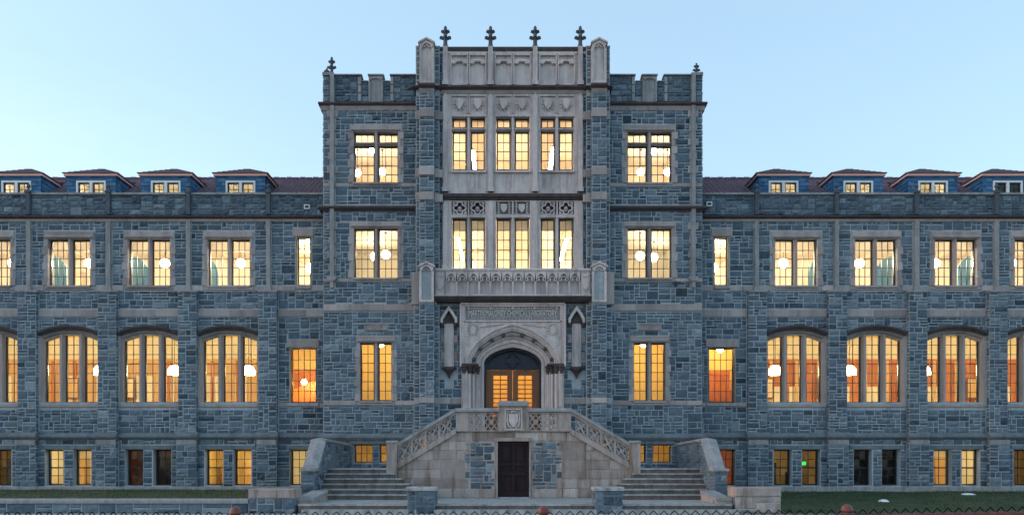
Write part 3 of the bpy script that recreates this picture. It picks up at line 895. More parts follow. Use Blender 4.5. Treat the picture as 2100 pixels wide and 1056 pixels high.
def dormer(x, s, k):
    y0, ze, zr = 2.7, 15.30, 16.02
    hw = 1.2
    D = MB(); D.box(x - hw, x + hw, y0, y0 + .12, 13.4, 13.98)
    for q in (-1, 1):
        D.box(x + q * .72, x + q * hw, y0, y0 + .12, 13.98, ze)
    D.box(x - .72, x + .72, y0, y0 + .12, 15.02, ze)
    for q in (-1, 1):
        D.box(x + q * (hw - .1), x + q * hw, y0 + .12, 6.0, 13.4, ze)
    d_ = D.build('dormer', 'slate', B)
    rg = random.Random(31 * k + int(s))
    sh = MB()
    # slate shingles on the front and on both cheeks
    H = 0.19
    for j in range(10):
        z0 = 13.45 + j * H
        if z0 > ze - .04: break
        z1 = min(z0 + H, ze - .02)
        n = 8
        for i in range(n):
            a_ = x - hw + 2 * hw * (i + (.0 if j % 2 else .5)) / n
            b_ = min(a_ + 2 * hw / n, x + hw)
            if j % 2 == 0 and i == n - 1: b_ = x + hw
            if a_ < x + .76 and b_ > x - .76 and z1 > 14.0 and z0 < 15.06:
                if a_ < x - .76: b_ = x - .76
                elif b_ > x + .76: a_ = x + .76
                else: continue
            sh.tone = rg.random()
            t = rg.uniform(0, .008)
            sh.add([(a_ + .004, y0 - .03 - t, z0), (b_ - .004, y0 - .03 - t, z0), (b_ - .004, y0 - .008, z1), (a_ + .004, y0 - .008, z1), (a_ + .004, y0, z0), (b_ - .004, y0, z0)], [(0, 1, 2, 3), (4, 5, 1, 0)])
        for q in (-1, 1):
            X_ = x + q * hw
            for i in range(11):
                a_ = y0 + i * .3 + (.15 if j % 2 else 0); b_ = a_ + .3
                sh.tone = rg.random()
                sh.add([(X_ + q * .03, a_ + .004, z0), (X_ + q * .03, b_ - .004, z0), (X_ + q * .008, b_ - .004, z1), (X_ + q * .008, a_ + .004, z1), (X_, a_, z0), (X_, b_, z0)], [(0, 1, 2, 3), (4, 5, 1, 0)])
    sh.build('shingles', 'slate', d_, 'stuff')
    # eaves board and soffit
    m_ = MB()
    ov = .1
    m_.box(x - hw - ov, x + hw + ov, y0 - ov, y0 - ov + .03, ze - .06, ze + .055)
    for q in (-1, 1):
        m_.box(x + q * (hw + ov), x + q * (hw + ov - .03), y0 - ov + .031, 5.6, ze - .06, ze + .055)
    m_.box(x - hw - ov + .031, x + hw + ov - .031, y0 - ov + .031, 5.6, ze, ze + .03)
    m_.build('eaves_board', 'copper', d_)
    # hipped roof with stepped tile courses
    m_ = MB()
    n = 7
    ex, ey = hw + ov + .06, y0 - ov - .06
    yh = y0 + 1.25
    for i in range(n):
        t0, t1 = i / n, (i + 1) / n
        lo, hi = ze + .06 + (zr - ze - .06) * t0, ze + .06 + (zr - ze - .06) * t1
        xa, xb = ex * (1 - t0), ex * (1 - t1)
        ya, yb = ey + (yh - ey) * t0, ey + (yh - ey) * t1
        m_.add([(x - xa, ya, lo), (x + xa, ya, lo), (x + xa, ya, lo + .035), (x - xa, ya, lo + .035), (x + xb, yb, hi), (x - xb, yb, hi)], [(0, 1, 2, 3), (3, 2, 4, 5)])
        for q in (-1, 1):
            m_.add([(x + q * xa, ya, lo), (x + q * xa, 6.0, lo), (x + q * xa, 6.0, lo + .035), (x + q * xa, ya, lo + .035), (x + q * xb, 6.0, hi), (x + q * xb, yb, hi)], [(0, 1, 2, 3), (3, 2, 4, 5)])
    m_.add([(x - ex, ey, ze + .058), (x + ex, ey, ze + .058), (x + ex, 6, ze + .058), (x - ex, 6, ze + .058)], [(3, 2, 1, 0)])
    m_.build('dormer_roof', 'tile', d_)
    # white framed pair of casements
    m_ = MB()
    for aa, bb in ((-.72, -.63), (-.07, .07), (.63, .72)):
        m_.box(x + aa, x + bb, y0 - .05, y0 + .1, 13.98, 15.02)
    for q in (-1, 1):
        m_.box(x + q * .35 - .28, x + q * .35 + .28, y0 - .05, y0 + .1, 14.93, 15.02)
        m_.box(x + q * .35 - .28, x + q * .35 + .28, y0 - .05, y0 + .1, 13.98, 14.05)
    m_.build('window_frame', 'white', d_)
    lights(B, 'casement', [(x + q * .35 - .277, x + q * .35 + .277, 14.05, 14.93) for q in (-1, 1)], y0 + .06, 2, 3, fr=.05, bar=.02, mat='bframe', parent=d_)
    # the room behind
    m_ = MB()
    X0, X1, Y1, Z0, Z1 = x - hw + .102, x + hw - .102, 5.4, 13.5, ze - .03
    m_.add([(X0, y0 + .2, Z0), (X1, y0 + .2, Z0), (X1, Y1, Z0), (X0, Y1, Z0), (X0, y0 + .2, Z1), (X1, y0 + .2, Z1), (X1, Y1, Z1), (X0, Y1, Z1)],
           [(0, 1, 2, 3), (7, 6, 5, 4), (2, 3, 7, 6), (1, 2, 6, 5), (0, 3, 7, 4)])
    m_.build('attic_room', 'plaster', d_)
    if not (s > 0 and k == 3):
        lamp_bar('ceiling_lamp', (x, 3.02, Z1 - .1), 1.5, .12, 'tubeA', 'glowing ceiling lamp inside the %s dormer from the tower on the %s wing' % (ORD[k], 'right' if s > 0 else 'left'), along='x')

ORD = ['first', 'second', 'third', 'fourth', 'fifth', 'sixth']
def lamp_globe(loc, r, mat, label, ztop, group, half=False):
    L = empty('pendant_lamp', loc, label, 'lamp', group)
    m_ = MB()
    if half:
        prof = [(r * .98, -r * .45), (r, -.3 * r), (r * .97, .05 * r), (r * .86, r * .45), (r * .62, r * .78), (r * .3, r * .95), (r * .05, r)]
    else:
        prof = [(r * math.sin(math.pi * i / 10) + .002, -r * math.cos(math.pi * i / 10)) for i in range(11)]
    m_.lathe(prof, 0, 0, 0, 16); m_.build('globe', mat, L, smooth=not half)
    m_ = MB(); m_.lathe([(.015, r), (.015, ztop - loc[2] - .05), (.07, ztop - loc[2] - .045), (.07, ztop - loc[2] - .005)], 0, 0, 0, 6); m_.build('cord', 'cord', L)
    return L
def lamp_bar(name, loc, L_, w, mat, label, along='y', group=None):
    L = empty(name, loc, label, 'lamp', group)
    m_ = MB(); h = L_ / 2
    if along == 'x': m_.box(-h, h, -w / 2, w / 2, -.04, .02)
    else: m_.box(-w / 2, w / 2, -h, h, -.04, .02)
    m_.build('tube', mat, L)
    m_ = MB()
    if along == 'x': m_.box(-h - .02, h + .02, -w / 2 - .02, w / 2 + .02, .022, .08)
    else: m_.box(-w / 2 - .02, w / 2 + .02, -h - .02, h + .02, .022, .08)
    m_.build('housing', 'cord', L)
    return L

def room(x0, x1, y0, y1, z0, z1, wallm, ceilm='plaster', floorm='floor', dado=None):
    m_ = MB(); m_.add([(x0, y0, z0), (x1, y0, z0), (x1, y1, z0), (x0, y1, z0)], [(0, 1, 2, 3)]); r = m_.build('interior_floor', floorm, B)
    m_ = MB(); m_.add([(x0, y0, z1), (x1, y0, z1), (x1, y1, z1), (x0, y1, z1)], [(3, 2, 1, 0)]); m_.build('interior_ceiling', ceilm, B)
    m_ = MB()
    zb = dado[0] if dado else z0
    m_.add([(x0, y1, zb), (x1, y1, zb), (x1, y1, z1), (x0, y1, z1)], [(0, 1, 2, 3)])
    for X_ in (x0, x1):
        m_.add([(X_, y0, z0), (X_, y1, z0), (X_, y1, z1), (X_, y0, z1)], [(0, 1, 2, 3)])
    iw = m_.build('interior_wall', wallm, B)
    if dado:
        m_ = MB(); m_.box(x0 + .01, x1 - .01, y1 - .06, y1 + .1, z0, zb); m_.build('panelling', dado[1], iw)
        m_ = MB()
        n = int((x1 - x0) / .9)
        for i in range(n + 1):
            xx = x0 + .1 + (x1 - x0 - .2) * i / n
            m_.box(xx - .05, xx + .05, y1 - .09, y1 - .061, z0, zb - .2)
        m_.box(x0 + .02, x1 - .02, y1 - .16, y1 - .062, zb - .16, zb + .04)
        m_.build('panelling_moulding', dado[1], iw)
    return iw

for s in (-1, 1):
    wing(s)
    nm = 'right' if s > 0 else 'left'
    # upper floor hall
    a_, b_ = sxs(s, 8.45, UE - .4)
    room(a_, b_, .6, 6.5, 8.45, 12.1, 'plaster')
    # hall on the main floor: oak panelling, bright cove
    a_, b_ = sxs(s, 11.0, UE - .4)
    iw = room(a_, b_, .6, 6.5, 2.9, 7.95, 'plaster', 'amber', dado=(6.75, 'panelling' if s > 0 else 'palewood'))
    rg = random.Random(9)
    for k, c in enumerate(C):
        for q in ((.55, 1.5), (2.0, 2.9)) if s > 0 else ((-.2, .7), (1.9, 2.5)):
            xx = s * (c + q[0] * .9 + rg.uniform(-.2, .2))
            zt = 5.35 if s > 0 else 5.9
            m_ = MB(); m_.box(xx, xx + (q[1] - q[0]), 6.36, 6.43, 2.9, zt)
            m_.build('interior_door', 'plaster', iw)
    a_, b_ = sxs(s, 8.45, 10.9)
    room(a_, b_, .6, 4.0, 2.9, 7.95, 'amber', 'amber', dado=(5.9, 'panelling'))
    m_ = MB()
    for k in range(11):
        xx = s * (11.0 + k * 1.82); m_.box(xx - .1, xx + .1, .7, 6.45, 11.82, 12.095)
    m_.box(*sxs(s, 8.5, UE - .45), 3.4, 3.6, 11.75, 11.815); m_.build('ceiling_beams', 'peach', B)
    for k, c in enumerate(C):
        rg = random.Random(70 + k + 5 * s)
        m_ = MB(); xx = s * c + rg.uniform(-1.2, .3); hh = rg.uniform(10.5, 11.4)
        m_.box(xx, xx + rg.uniform(.8, 1.5), 6.1, 6.48, 8.46, hh); m_.build('bookcase', 'peach', B)
        m_ = MB()
        for j in range(3):
            xx = s * c - 1.6 + j * 1.15; m_.box(xx, xx + .16, 6.28, 6.43, 2.95, 6.7)
        m_.build('inner_pilaster', 'palewood' if s > 0 else 'panelling', B)
        m_ = MB(); xx = s * c + rg.uniform(-.9, .5); m_.box(xx, xx + .7, 6.2, 6.27, 4.7, 5.8); pc = m_.build('picture_frame', 'oak', B)
        m_ = MB(); m_.box(xx + .07, xx + .63, 6.18, 6.199, 4.77, 5.73); m_.build('picture', 'palewood' if k % 2 else 'peach', pc)
        m_ = MB(); m_.box(s * c - 1.5, s * c + 1.5, 2.2, 3.0, 2.95, 3.72 + .2 * (k % 2)); m_.build('reading_table', 'panelling', B)
    # small stair soffit in the narrow bay
    m_ = MB()
    q = [(s * 8.5, 5.9), (s * 10.8, 4.9), (s * 10.8, 3.2), (s * 8.5, 3.2)]
    m_.prism(q, 3.2, 3.5); m_.build('inner_stair', 'panelling', B)
    # basement rooms
    mode = {-1: ['warm', 'faint', 'bright', 'dim', 'dark'], 1: ['dim', 'dark', 'bright', 'dim', 'dark']}[s]
    for k, c in enumerate(C):
        a_, b_ = sxs(s, U[k] + .05, U[k + 1] - .05)
        md = mode[k]
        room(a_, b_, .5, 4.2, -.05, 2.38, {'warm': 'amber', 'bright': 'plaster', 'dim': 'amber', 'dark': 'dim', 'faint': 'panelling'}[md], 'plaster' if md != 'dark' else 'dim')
        if md != 'dark':
            lamp_bar('ceiling_lamp', (s * c, 1.9, 2.24), 1.6, .2, {'warm': 'tubeB', 'bright': 'tubeB', 'dim': 'tubeD', 'faint': 'tubeE'}[md],
                     'ceiling tube behind the basement windows, %s bay from the tower, %s wing' % (ORD[k], nm), along='x')
            m_ = MB()
            rg = random.Random(k + 3 * s)
            for i in range(3):
                xx = s * c - 1.3 + i * 1.0 + rg.uniform(-.2, .2)
                m_.box(xx, xx + .5, 3.4, 3.9, -.04, rg.uniform(.8, 1.7))
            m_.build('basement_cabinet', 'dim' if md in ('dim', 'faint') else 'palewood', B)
    a_, b_ = sxs(s, 8.45, U[0] - .05)
    room(a_, b_, .5, 4.2, -.05, 2.38, 'plaster' if s < 0 else 'panelling', 'plaster' if s < 0 else 'panelling')
    lamp_bar('ceiling_lamp', (s * 9.6, 1.9, 2.24), 1.2, .2, 'tubeB' if s < 0 else 'tubeC', 'ceiling tube behind the basement window beside the cheek wall, %s wing' % nm, along='x')
    # pendant lamps
    for k, c in enumerate(C):
        lamp_globe((s * (c + .05), 2.0, 10.86), .21, 'globe2', 'glowing globe lamp in the upper window, %s bay from the tower, %s wing' % (ORD[k], nm), 12.1, 'globe lamps of the upper floor')
        lamp_globe((s * (c - .03), 3.0, 5.78), .32, 'globe1', 'white bowl lamp in the arched window of the %s bay from the tower, %s wing' % (ORD[k], nm), 7.95, 'bowl lamps of the arched hall', True)
    lamp_globe((s * 9.9, 3.2, 10.9), .22, 'globe2', 'globe lamp behind the slim upper window beside the tower, %s wing' % nm, 12.1, 'globe lamps of the upper floor')
    lamp_globe((s * 10.0, 2.2, 5.2 if s < 0 else 6.75), .13, 'globeS', 'small hanging lamp in the single square headed window beside the tower, %s wing' % nm, 7.95, 'small lamps by the tower')
    # added blue boards standing for dusk light seen through the upper rooms
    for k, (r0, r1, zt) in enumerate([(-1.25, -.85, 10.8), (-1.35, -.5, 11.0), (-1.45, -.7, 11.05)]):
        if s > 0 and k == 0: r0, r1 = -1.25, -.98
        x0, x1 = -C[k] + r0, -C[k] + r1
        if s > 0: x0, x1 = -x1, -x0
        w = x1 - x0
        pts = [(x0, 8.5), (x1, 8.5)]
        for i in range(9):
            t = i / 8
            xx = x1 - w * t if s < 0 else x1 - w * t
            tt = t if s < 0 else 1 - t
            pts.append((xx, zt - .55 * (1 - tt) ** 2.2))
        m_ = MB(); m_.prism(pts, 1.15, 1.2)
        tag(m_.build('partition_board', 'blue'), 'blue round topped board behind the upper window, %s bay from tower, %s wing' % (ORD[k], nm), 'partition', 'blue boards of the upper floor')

# ------------------------------------------------------------------ tower flanks
YT = -1.2
CT = 6.05
def tower(s):
    nm = 'right' if s > 0 else 'left'
    x0, x1 = sxs(s, 4.1, UT)
    X_ = s * CT
    holes = [(X_ - 1.0, X_ + 1.0, 13.66, 16.0), (X_ - 1.0, X_ + 1.0, 9.46, 11.74), (X_ - .73, X_ + .73, 4.0, 6.70)]
    for q in (-1, 1):
        holes.append((X_ + q * .56 - .41, X_ + q * .56 + .41, 1.33, 2.14))
    w = wall('tower_wall', B, x0, x1, -.1, 17.2, YT, holes)
    cuts = [(X_ - 1.16, X_ + 1.16, 13.5, 16.22), (X_ - 1.16, X_ + 1.16, 9.3, 11.98), (X_ - .87, X_ + .87, 3.86, 6.92),
            (x0, x1, 8.03, 8.32), (x0, x1, 12.43, 12.67), (x0, x1, 2.3, 2.6), (x0, x1, -1, .1), (X_ - .51, X_ + .51, 7.17, 7.48)]
    sh0, sh1 = sxs(s, 7.86, 8.08); cuts.append((sh0, sh1, 9.0, 17.2))
    for q in (-1, 1):
        cuts.append((X_ + q * .56 - .41, X_ + q * .56 + .41, 1.33, 2.3))
    p, q = sxs(s, 4.1, 4.9); 
    bands = [(13.5, 13.66), (9.3, 9.46), (3.86, 4.06)]
    for z0, z1 in bands: cuts.append((x0, x1, z0, z1))
    masonry(B, w, front(YT), x0, x1, .1, 17.2, cuts, seed=300 + s)
    hw = {13.5: 1.15, 9.3: 1.15, 3.86: .86}
    for z0, z1 in bands:
        h = hw[z0]
        blocks(B, w, x0, X_ - h, YT - .05, YT + .1, z0 + .003, z1, .8); blocks(B, w, X_ + h, x1, YT - .05, YT + .1, z0 + .003, z1, .8)
    blocks(B, w, x0, x1, YT - .06, YT + .1, 8.03, 8.32, 1.4)
    # windows
    ops = [(X_ + q * .53 - .445, X_ + q * .53 + .445, 13.68, 15.36) for q in (-1, 1)]
    ops2 = [(X_ + q * .53 - .445, X_ + q * .53 + .445, 15.5, 15.92, 1) for q in (-1, 1)]
    wn = lights(B, 'window', ops + ops2, YT + .28, 3, 4)
    surround(B, wn, X_ - .98, X_ + .98, 13.68, 15.92, YT, .34, mull=(X_,), transom=(15.43,), seed=11, lint=.3, sill=.18)
    ops = [(X_ + q * .53 - .445, X_ + q * .53 + .445, 9.48, 11.68) for q in (-1, 1)]
    wn = lights(B, 'window', ops, YT + .28, 3, 5)
    surround(B, wn, X_ - .98, X_ + .98, 9.48, 11.68, YT, .34, mull=(X_,), seed=12, lint=.3, sill=.18)
    ops = [(X_ + q * .39 - .31, X_ + q * .39 + .31, 4.06, 6.62) for q in (-1, 1)]
    wn = lights(B, 'window', ops, YT + .28, 2, 6)
    surround(B, wn, X_ - .7, X_ + .7, 4.05, 6.62, YT, .34, mull=(X_,), seed=13, lint=.29, sill=.18, jw=.12)
    for q in (-1, 1):
        wn = lights(B, 'window', [(X_ + q * .56 - .4, X_ + q * .56 + .4, 1.34, 2.13)], YT + .3, 3, 2, fr=.04, mat='bframe')
    blocks(B, w, X_ - 1.1, X_ + 1.1, YT - .06, YT + .1, 2.15, 2.3, 1.2, 'bluestone')
    # little carved panel
    m_ = MB(); m_.box(X_ - .5, X_ + .5, YT - .02, YT + .1, 7.18, 7.47)
    for aa, bb, cc, dd in ((-.5, .5, 7.43, 7.47), (-.5, .5, 7.18, 7.21), (-.5, -.46, 7.21, 7.43), (.46, .5, 7.21, 7.43), (-.2, -.17, 7.21, 7.43), (.17, .2, 7.21, 7.43)):
        m_.box(X_ + aa, X_ + bb, YT - .07, YT - .021, cc, dd)
    m_.bar((X_ - .13, 7.22), (X_ + .13, 7.42), .04, YT - .06, YT - .02); m_.bar((X_ - .13, 7.42), (X_ + .13, 7.22), .04, YT - .055, YT - .018)
    m_.build('carved_panel', 'trim', B)
    # corner shaft with quoins
    m_ = MB()
    m_.box(sh0 + .02, sh1 - .02, YT - .14, YT + .05, 9.5, 18.5)
    m_.prism([(sh0 - .1, 9.5), (sh1 + .1, 9.5), (sh1 + .1, 9.42), (sh1 - .02, 9.3), (sh0 + .02, 9.3), (sh0 - .1, 9.42)], YT - .24, YT + .05)
    m_.build('shaft', 'coping', B)
    m_ = MB(); m_.box(sh0 + .045, sh1 - .045, YT - .2, YT - .02, 9.02, 9.3); m_.build('corbel', 'trim', B)
    for j in range(12):
        z_ = 9.75 + j * .62
        if abs(z_ - 12.5) < .35 or z_ > 16.6: continue
        ex = .12 if j % 2 else .06
        trim(B, w, sh0 - ex, sh1 + ex, YT - .055, YT + .05, z_, z_ + .3)
    # mouldings with returns to the wing
    ret = 'b' if s > 0 else 'a'
    course('string_course', B, x0, x1, YT, [(12.43, 12.52, .06, .16), (12.52, 12.60, .2, .2), (12.60, 12.66, .2, .06)], 'stained', 1.3, ret)
    course('cornice', B, x0, x1, YT, [(17.04, 17.1, .12, .18), (17.1, 17.18, .2, .2), (17.18, 17.24, .2, .05)], 'stained', 1.3, ret)
    course('cornice_fillet', B, x0, x1, YT, [(16.86, 17.038, .03, .11)], 'trim', 1.3, ret)
    m_ = MB(); m_.prism_x([(YT + .05, 2.3), (YT - .1, 2.3), (YT - .2, 2.42), (YT - .2, 2.48), (YT - .03, 2.6), (YT + .05, 2.6)], x0 - (.15 if s < 0 else 0), x1 + (.15 if s > 0 else 0)); m_.build('water_table', 'bluestone', B)
    # crenellated parapet
    z0, zc, zt = 17.24, 18.13, 18.4
    m_ = MB()
    m_.box(x0, x1, YT + .01, YT + .45, z0, zc)
    mer = [sxs(s, 6.70, UT), (X_ - .32, X_ + .32), sxs(s, 4.1, 5.40)]
    for p, q in mer: m_.box(p + .01, q - .01, YT + .012, YT + .448, zc, zt)
    pp = m_.build('parapet', 'darkmortar', B)
    cut = [(sh0, sh1, z0, 19), (X_ - .32, X_ + .32, z0, zt)] + [(a_, b_, zc, zt) for a_, b_ in (sxs(s, 5.40, 5.73), sxs(s, 6.37, 6.70))]
    for e_ in (5.40, 6.70):
        p, q = sxs(s, e_ - .0 if e_ == 6.70 else e_ - .13, e_ + .13 if e_ == 6.70 else e_)
        cut.append((p, q, z0, zt))
        for j in range(3):
            trim(B, pp, p, q, YT - .06, YT + .01, z0 + .03 + j * .37, z0 + .37 + j * .37, mat='coping')
    masonry(B, pp, front(YT + .01), x0, x1, z0, zt, cut, seed=330 + s, h=.05, g=.008, rough=1.3, tone=(.52, .18))
    masonry(B, pp, side(s * UT, s), YT, 0, .1, zt, seed=340 + s, weight=.05)
    for p, q in mer:
        m_ = MB(); m_.prism_x([(YT - .1, zt), (YT - .1, zt + .05), (YT + .2, zt + .12), (YT + .5, zt + .05), (YT + .5, zt)], p - .03, q + .03); m_.build('coping', 'coping', pp)
    for p, q in (sxs(s, 5.40, 5.73), sxs(s, 6.37, 6.70)):
        m_ = MB(); m_.prism_x([(YT - .08, zc), (YT - .08, zc + .04), (YT + .2, zc + .1), (YT + .5, zc + .04), (YT + .5, zc)], p + .031, q - .031); m_.build('coping', 'coping', pp)
    # niche panel in the middle merlon
    m_ = MB(); m_.box(X_ - .315, X_ + .315, YT - .03, YT + .01, z0, zt - .003)
    m_.box(X_ - .315, X_ - .24, YT - .09, YT - .031, z0, zt - .25); m_.box(X_ + .24, X_ + .315, YT - .09, YT - .031, z0, zt - .25)
    xs = [-.24 + .48 * i / 8 for i in range(9)]
    m_.band([(X_ + t * 1.31, zt - .1) for t in xs], [(X_ + t, zt - .25 + .11 * math.sqrt(max(0, 1 - (t / .245) ** 2))) for t in xs], YT - .09, YT - .031)
    m_.build('niche_panel', 'coping', pp)
    m_ = MB(); a_, b_ = sxs(s, 4.15, UT - .02); m_.box(a_, b_, YT + .4, 8, 17.25, 17.35); m_.build('tower_roof', 'lead', B)
    # tower side and rear
    m_ = MB(); m_.box(s * UT - .3, s * (UT) - s * .005 if s > 0 else s * UT + .305, YT + .02, 9, 0, 18.3) if False else None
    m_ = MB(); p, q = sxs(s, UT - .35, UT - .004); m_.box(p, q, YT + .61, 9, 12.2, 18.3); m_.box(p, q, YT + .61, .02, -.1, 12.2); m_.build('tower_side_wall', 'mortar', B)
    masonry(B, B, side(s * (UT - .004), s), 0, 9, 13.4, 18.3, seed=350 + s, weight=.02)
    finial(s * 8.0 if s < 0 else 8.16, YT + (.0 if s < 0 else .18), 18.42 if s < 0 else 18.5, .82 if s < 0 else .55, .36 if s < 0 else .3)
    if s < 0: finial(-8.38, YT + .8, 18.58, .52, .32)
    else:
        pass
    m_ = MB(); p, q = sxs(s, UT - .3, UT + .06); m_.box(p, q, YT + .05, YT + 1.0, zt + .125, zt + .2); m_.box(p + .04, q - .04, YT + .1, YT + .95, zt - .1, zt + .125); m_.build('corner_block', 'coping', pp)

def finial(x, y, z, h, w):
    """crocketed stone finial: stalk with two tiers of leafy arms and a bud"""
    m_ = MB()
    m_.lathe([(w * .26, 0), (w * .26, h * .06), (w * .2, h * .1), (w * .19, h * .3), (w * .17, h * .8), (w * .14, h * .95), (w * .06, h)], x, y, z, 8)
    for zt, ww in ((.42, .9), (.72, .58)):
        zz = z + h * zt
        for k in range(4):
            an = k * math.pi / 2
            dx, dy = math.cos(an) * w * .5 * ww, math.sin(an) * w * .5 * ww
            m_.tube([(x, y, zz - h * .06), (x + dx * .55, y + dy * .55, zz - h * .02), (x + dx, y + dy, zz + h * .03), (x + dx * .95, y + dy * .95, zz + h * .075)], [w * .12, w * .16, w * .19, w * .1], 6)
        m_.lathe([(w * .12, -.07 * h), (w * .24 * ww + .02, 0), (w * .13, .07 * h)], x, y, zz, 8)
    return m_.build('finial', 'darkstone', B)

for s in (-1, 1):
    tower(s)
    nm = 'right' if s > 0 else 'left'
    a_, b_ = sxs(s, 3.3, 8.0)
    room(a_, b_, YT + .6, 6.0, 12.85, 16.8, 'peach')
    room(a_, b_, YT + .6, 6.0, 8.45, 12.2, 'plaster')
    room(a_, b_, YT + .6, 5.0, 2.9, 7.95, 'amber', 'amber')
    room(a_, b_, YT + .6, 4.0, .9, 2.38, 'amber', 'amber')
    m_ = MB(); m_.prism([(s * 7.9, 5.3), (s * 5.5, 5.9), (s * 3.4, 5.1), (s * 3.4, 2.95), (s * 7.9, 2.95)], 4.3, 4.5); m_.build('inner_stair', 'amber', B)
    def at(px, py, y):
        return ((px - 1035) * (40 + y) / 1800 + CAMX, y, EYE + (950 - py) * (40 + y) / 1800)
    P = {-1: [(763, 309, 1.2), (733, 355, 3.4), (784, 353, 3.4)], 1: [(1341, 311, 1.2), (1314, 353, 3.4), (1369, 353, 3.4)]}[s]
    for i, (px, py, y) in enumerate(P):
        lamp_globe(at(px, py, y), .14 if i == 0 else .17, 'globe3', '%s glowing globe lamp in the transomed top floor window, %s tower flank' % (['highest', 'left lower', 'right lower'][i], nm), 16.8, 'globe lamps of the tower top floor')
    P = {-1: [(791, 522, 1.5), (768, 526, 3.2)], 1: [(1313, 525, 1.5), (1341, 528, 3.2)]}[s]
    for i, (px, py, y) in enumerate(P):
        lamp_globe(at(px, py, y), .2, 'globe4', '%s globe lamp in the middle floor window, %s tower flank' % (['nearer larger', 'farther smaller'][i], nm), 12.2, 'globe lamps of the tower middle floor')
    lamp_globe((s * 6.4, 2.4, 7.2), .3, 'globe1', 'globe lamp high behind the slim paired window, %s tower flank' % nm, 7.95, 'globe lamps of the tower main floor')
    lamp_bar('ceiling_lamp', (s * 6.0, 1.2, 2.28), 1.8, .2, 'tubeC', 'amber ceiling tube behind the small basement windows of the %s tower flank' % nm, along='x')

# ------------------------------------------------------------------ central bay
YC = -1.5
Xg = [-1.94, 0.0, 1.94]                   # window groups
SH = [-2.95, -0.975, 0.975, 2.95]         # shafts
holes = []
for g in Xg:
    holes.append((g - .74, g + .74, 14.14, 16.47)); holes.append((g - .74, g + .74, 9.75, 12.1)); holes.append((g - .74, g + .74, 12.14, 12.8))
holes.append((-2.0, 2.0, 2.6, 7.2))
cw = wall('centre_wall', B, -3.3, 3.3, 2.3, 19.45, YC, holes, 'mortar')
cutc = [(-3.06, 3.06, 8.2, 19.45), (-2.24, 2.24, 2.3, 8.3), (-3.3, 3.3, 3.9, 4.15), (-3.3, 3.3, 17.4, 17.75), (-3.3, 3.3, 12.8, 13.1), (-3.3, 3.3, 8.2, 9.75)]
for s in (-1, 1):
    for z_ in (5.0, 5.75): 
        p, q = sxs(s, 2.42, 3.16); cutc.append((p, q, z_, z_ + .33))
    p, q = sxs(s, 2.6, 2.98); cutc.append((p, q, 4.6, 7.5))
masonry(B, cw, front(YC), -3.3, 3.3, 2.6, 19.45, cutc, seed=400)
for s in (-1, 1):   # toothed edge of the dressed centre
    for j in range(14):
        z_ = 9.9 + j * .62
        if j % 2 or (12.4 < z_ < 13.2) or z_ > 17: continue
        p, q = sxs(s, 3.06, 3.18); trim(B, cw, p, q, YC - .05, YC + .02, z_, z_ + .32)
    p, q = sxs(s, 2.24, 3.3); blocks(B, cw, p, q, YC - .05, YC + .1, 3.9, 4.14, .6)

yf = YC - .06
cb = MB()
# the dressed field: top panels, shields, aprons, jambs
def field(x0, x1, z0, z1, y=yf):
    cb.box(x0, x1, y, YC + .02, z0, z1)
for i in range(4):
    x = SH[i]
    w = .235 if i in (1, 2) else None
    a_, b_ = (x - .235, x + .235) if w else ((-3.06, -2.68) if i == 0 else (2.68, 3.06))
    field(a_, b_, 13.1, 17.5); field(a_, b_, 9.75, 12.8); field(a_, b_, 17.75, 19.3)
for g in Xg:
    field(g - .74, g + .74, 16.5, 17.5, YC - .005); field(g - .74, g + .74, 13.1, 14.0, YC - .02); field(g - .74, g + .74, 17.75, 19.3, YC - .01)
cf = cb.build('dressed_field', 'carved', B)
for g in Xg:
    m_ = MB(); m_.box(g - .74, g + .74, YC + .11, YC + .16, 12.14, 12.8); m_.build('tracery_back', 'stained' if g else 'coping', cf)  # dark backing puts the shade of the deep recess into the colour

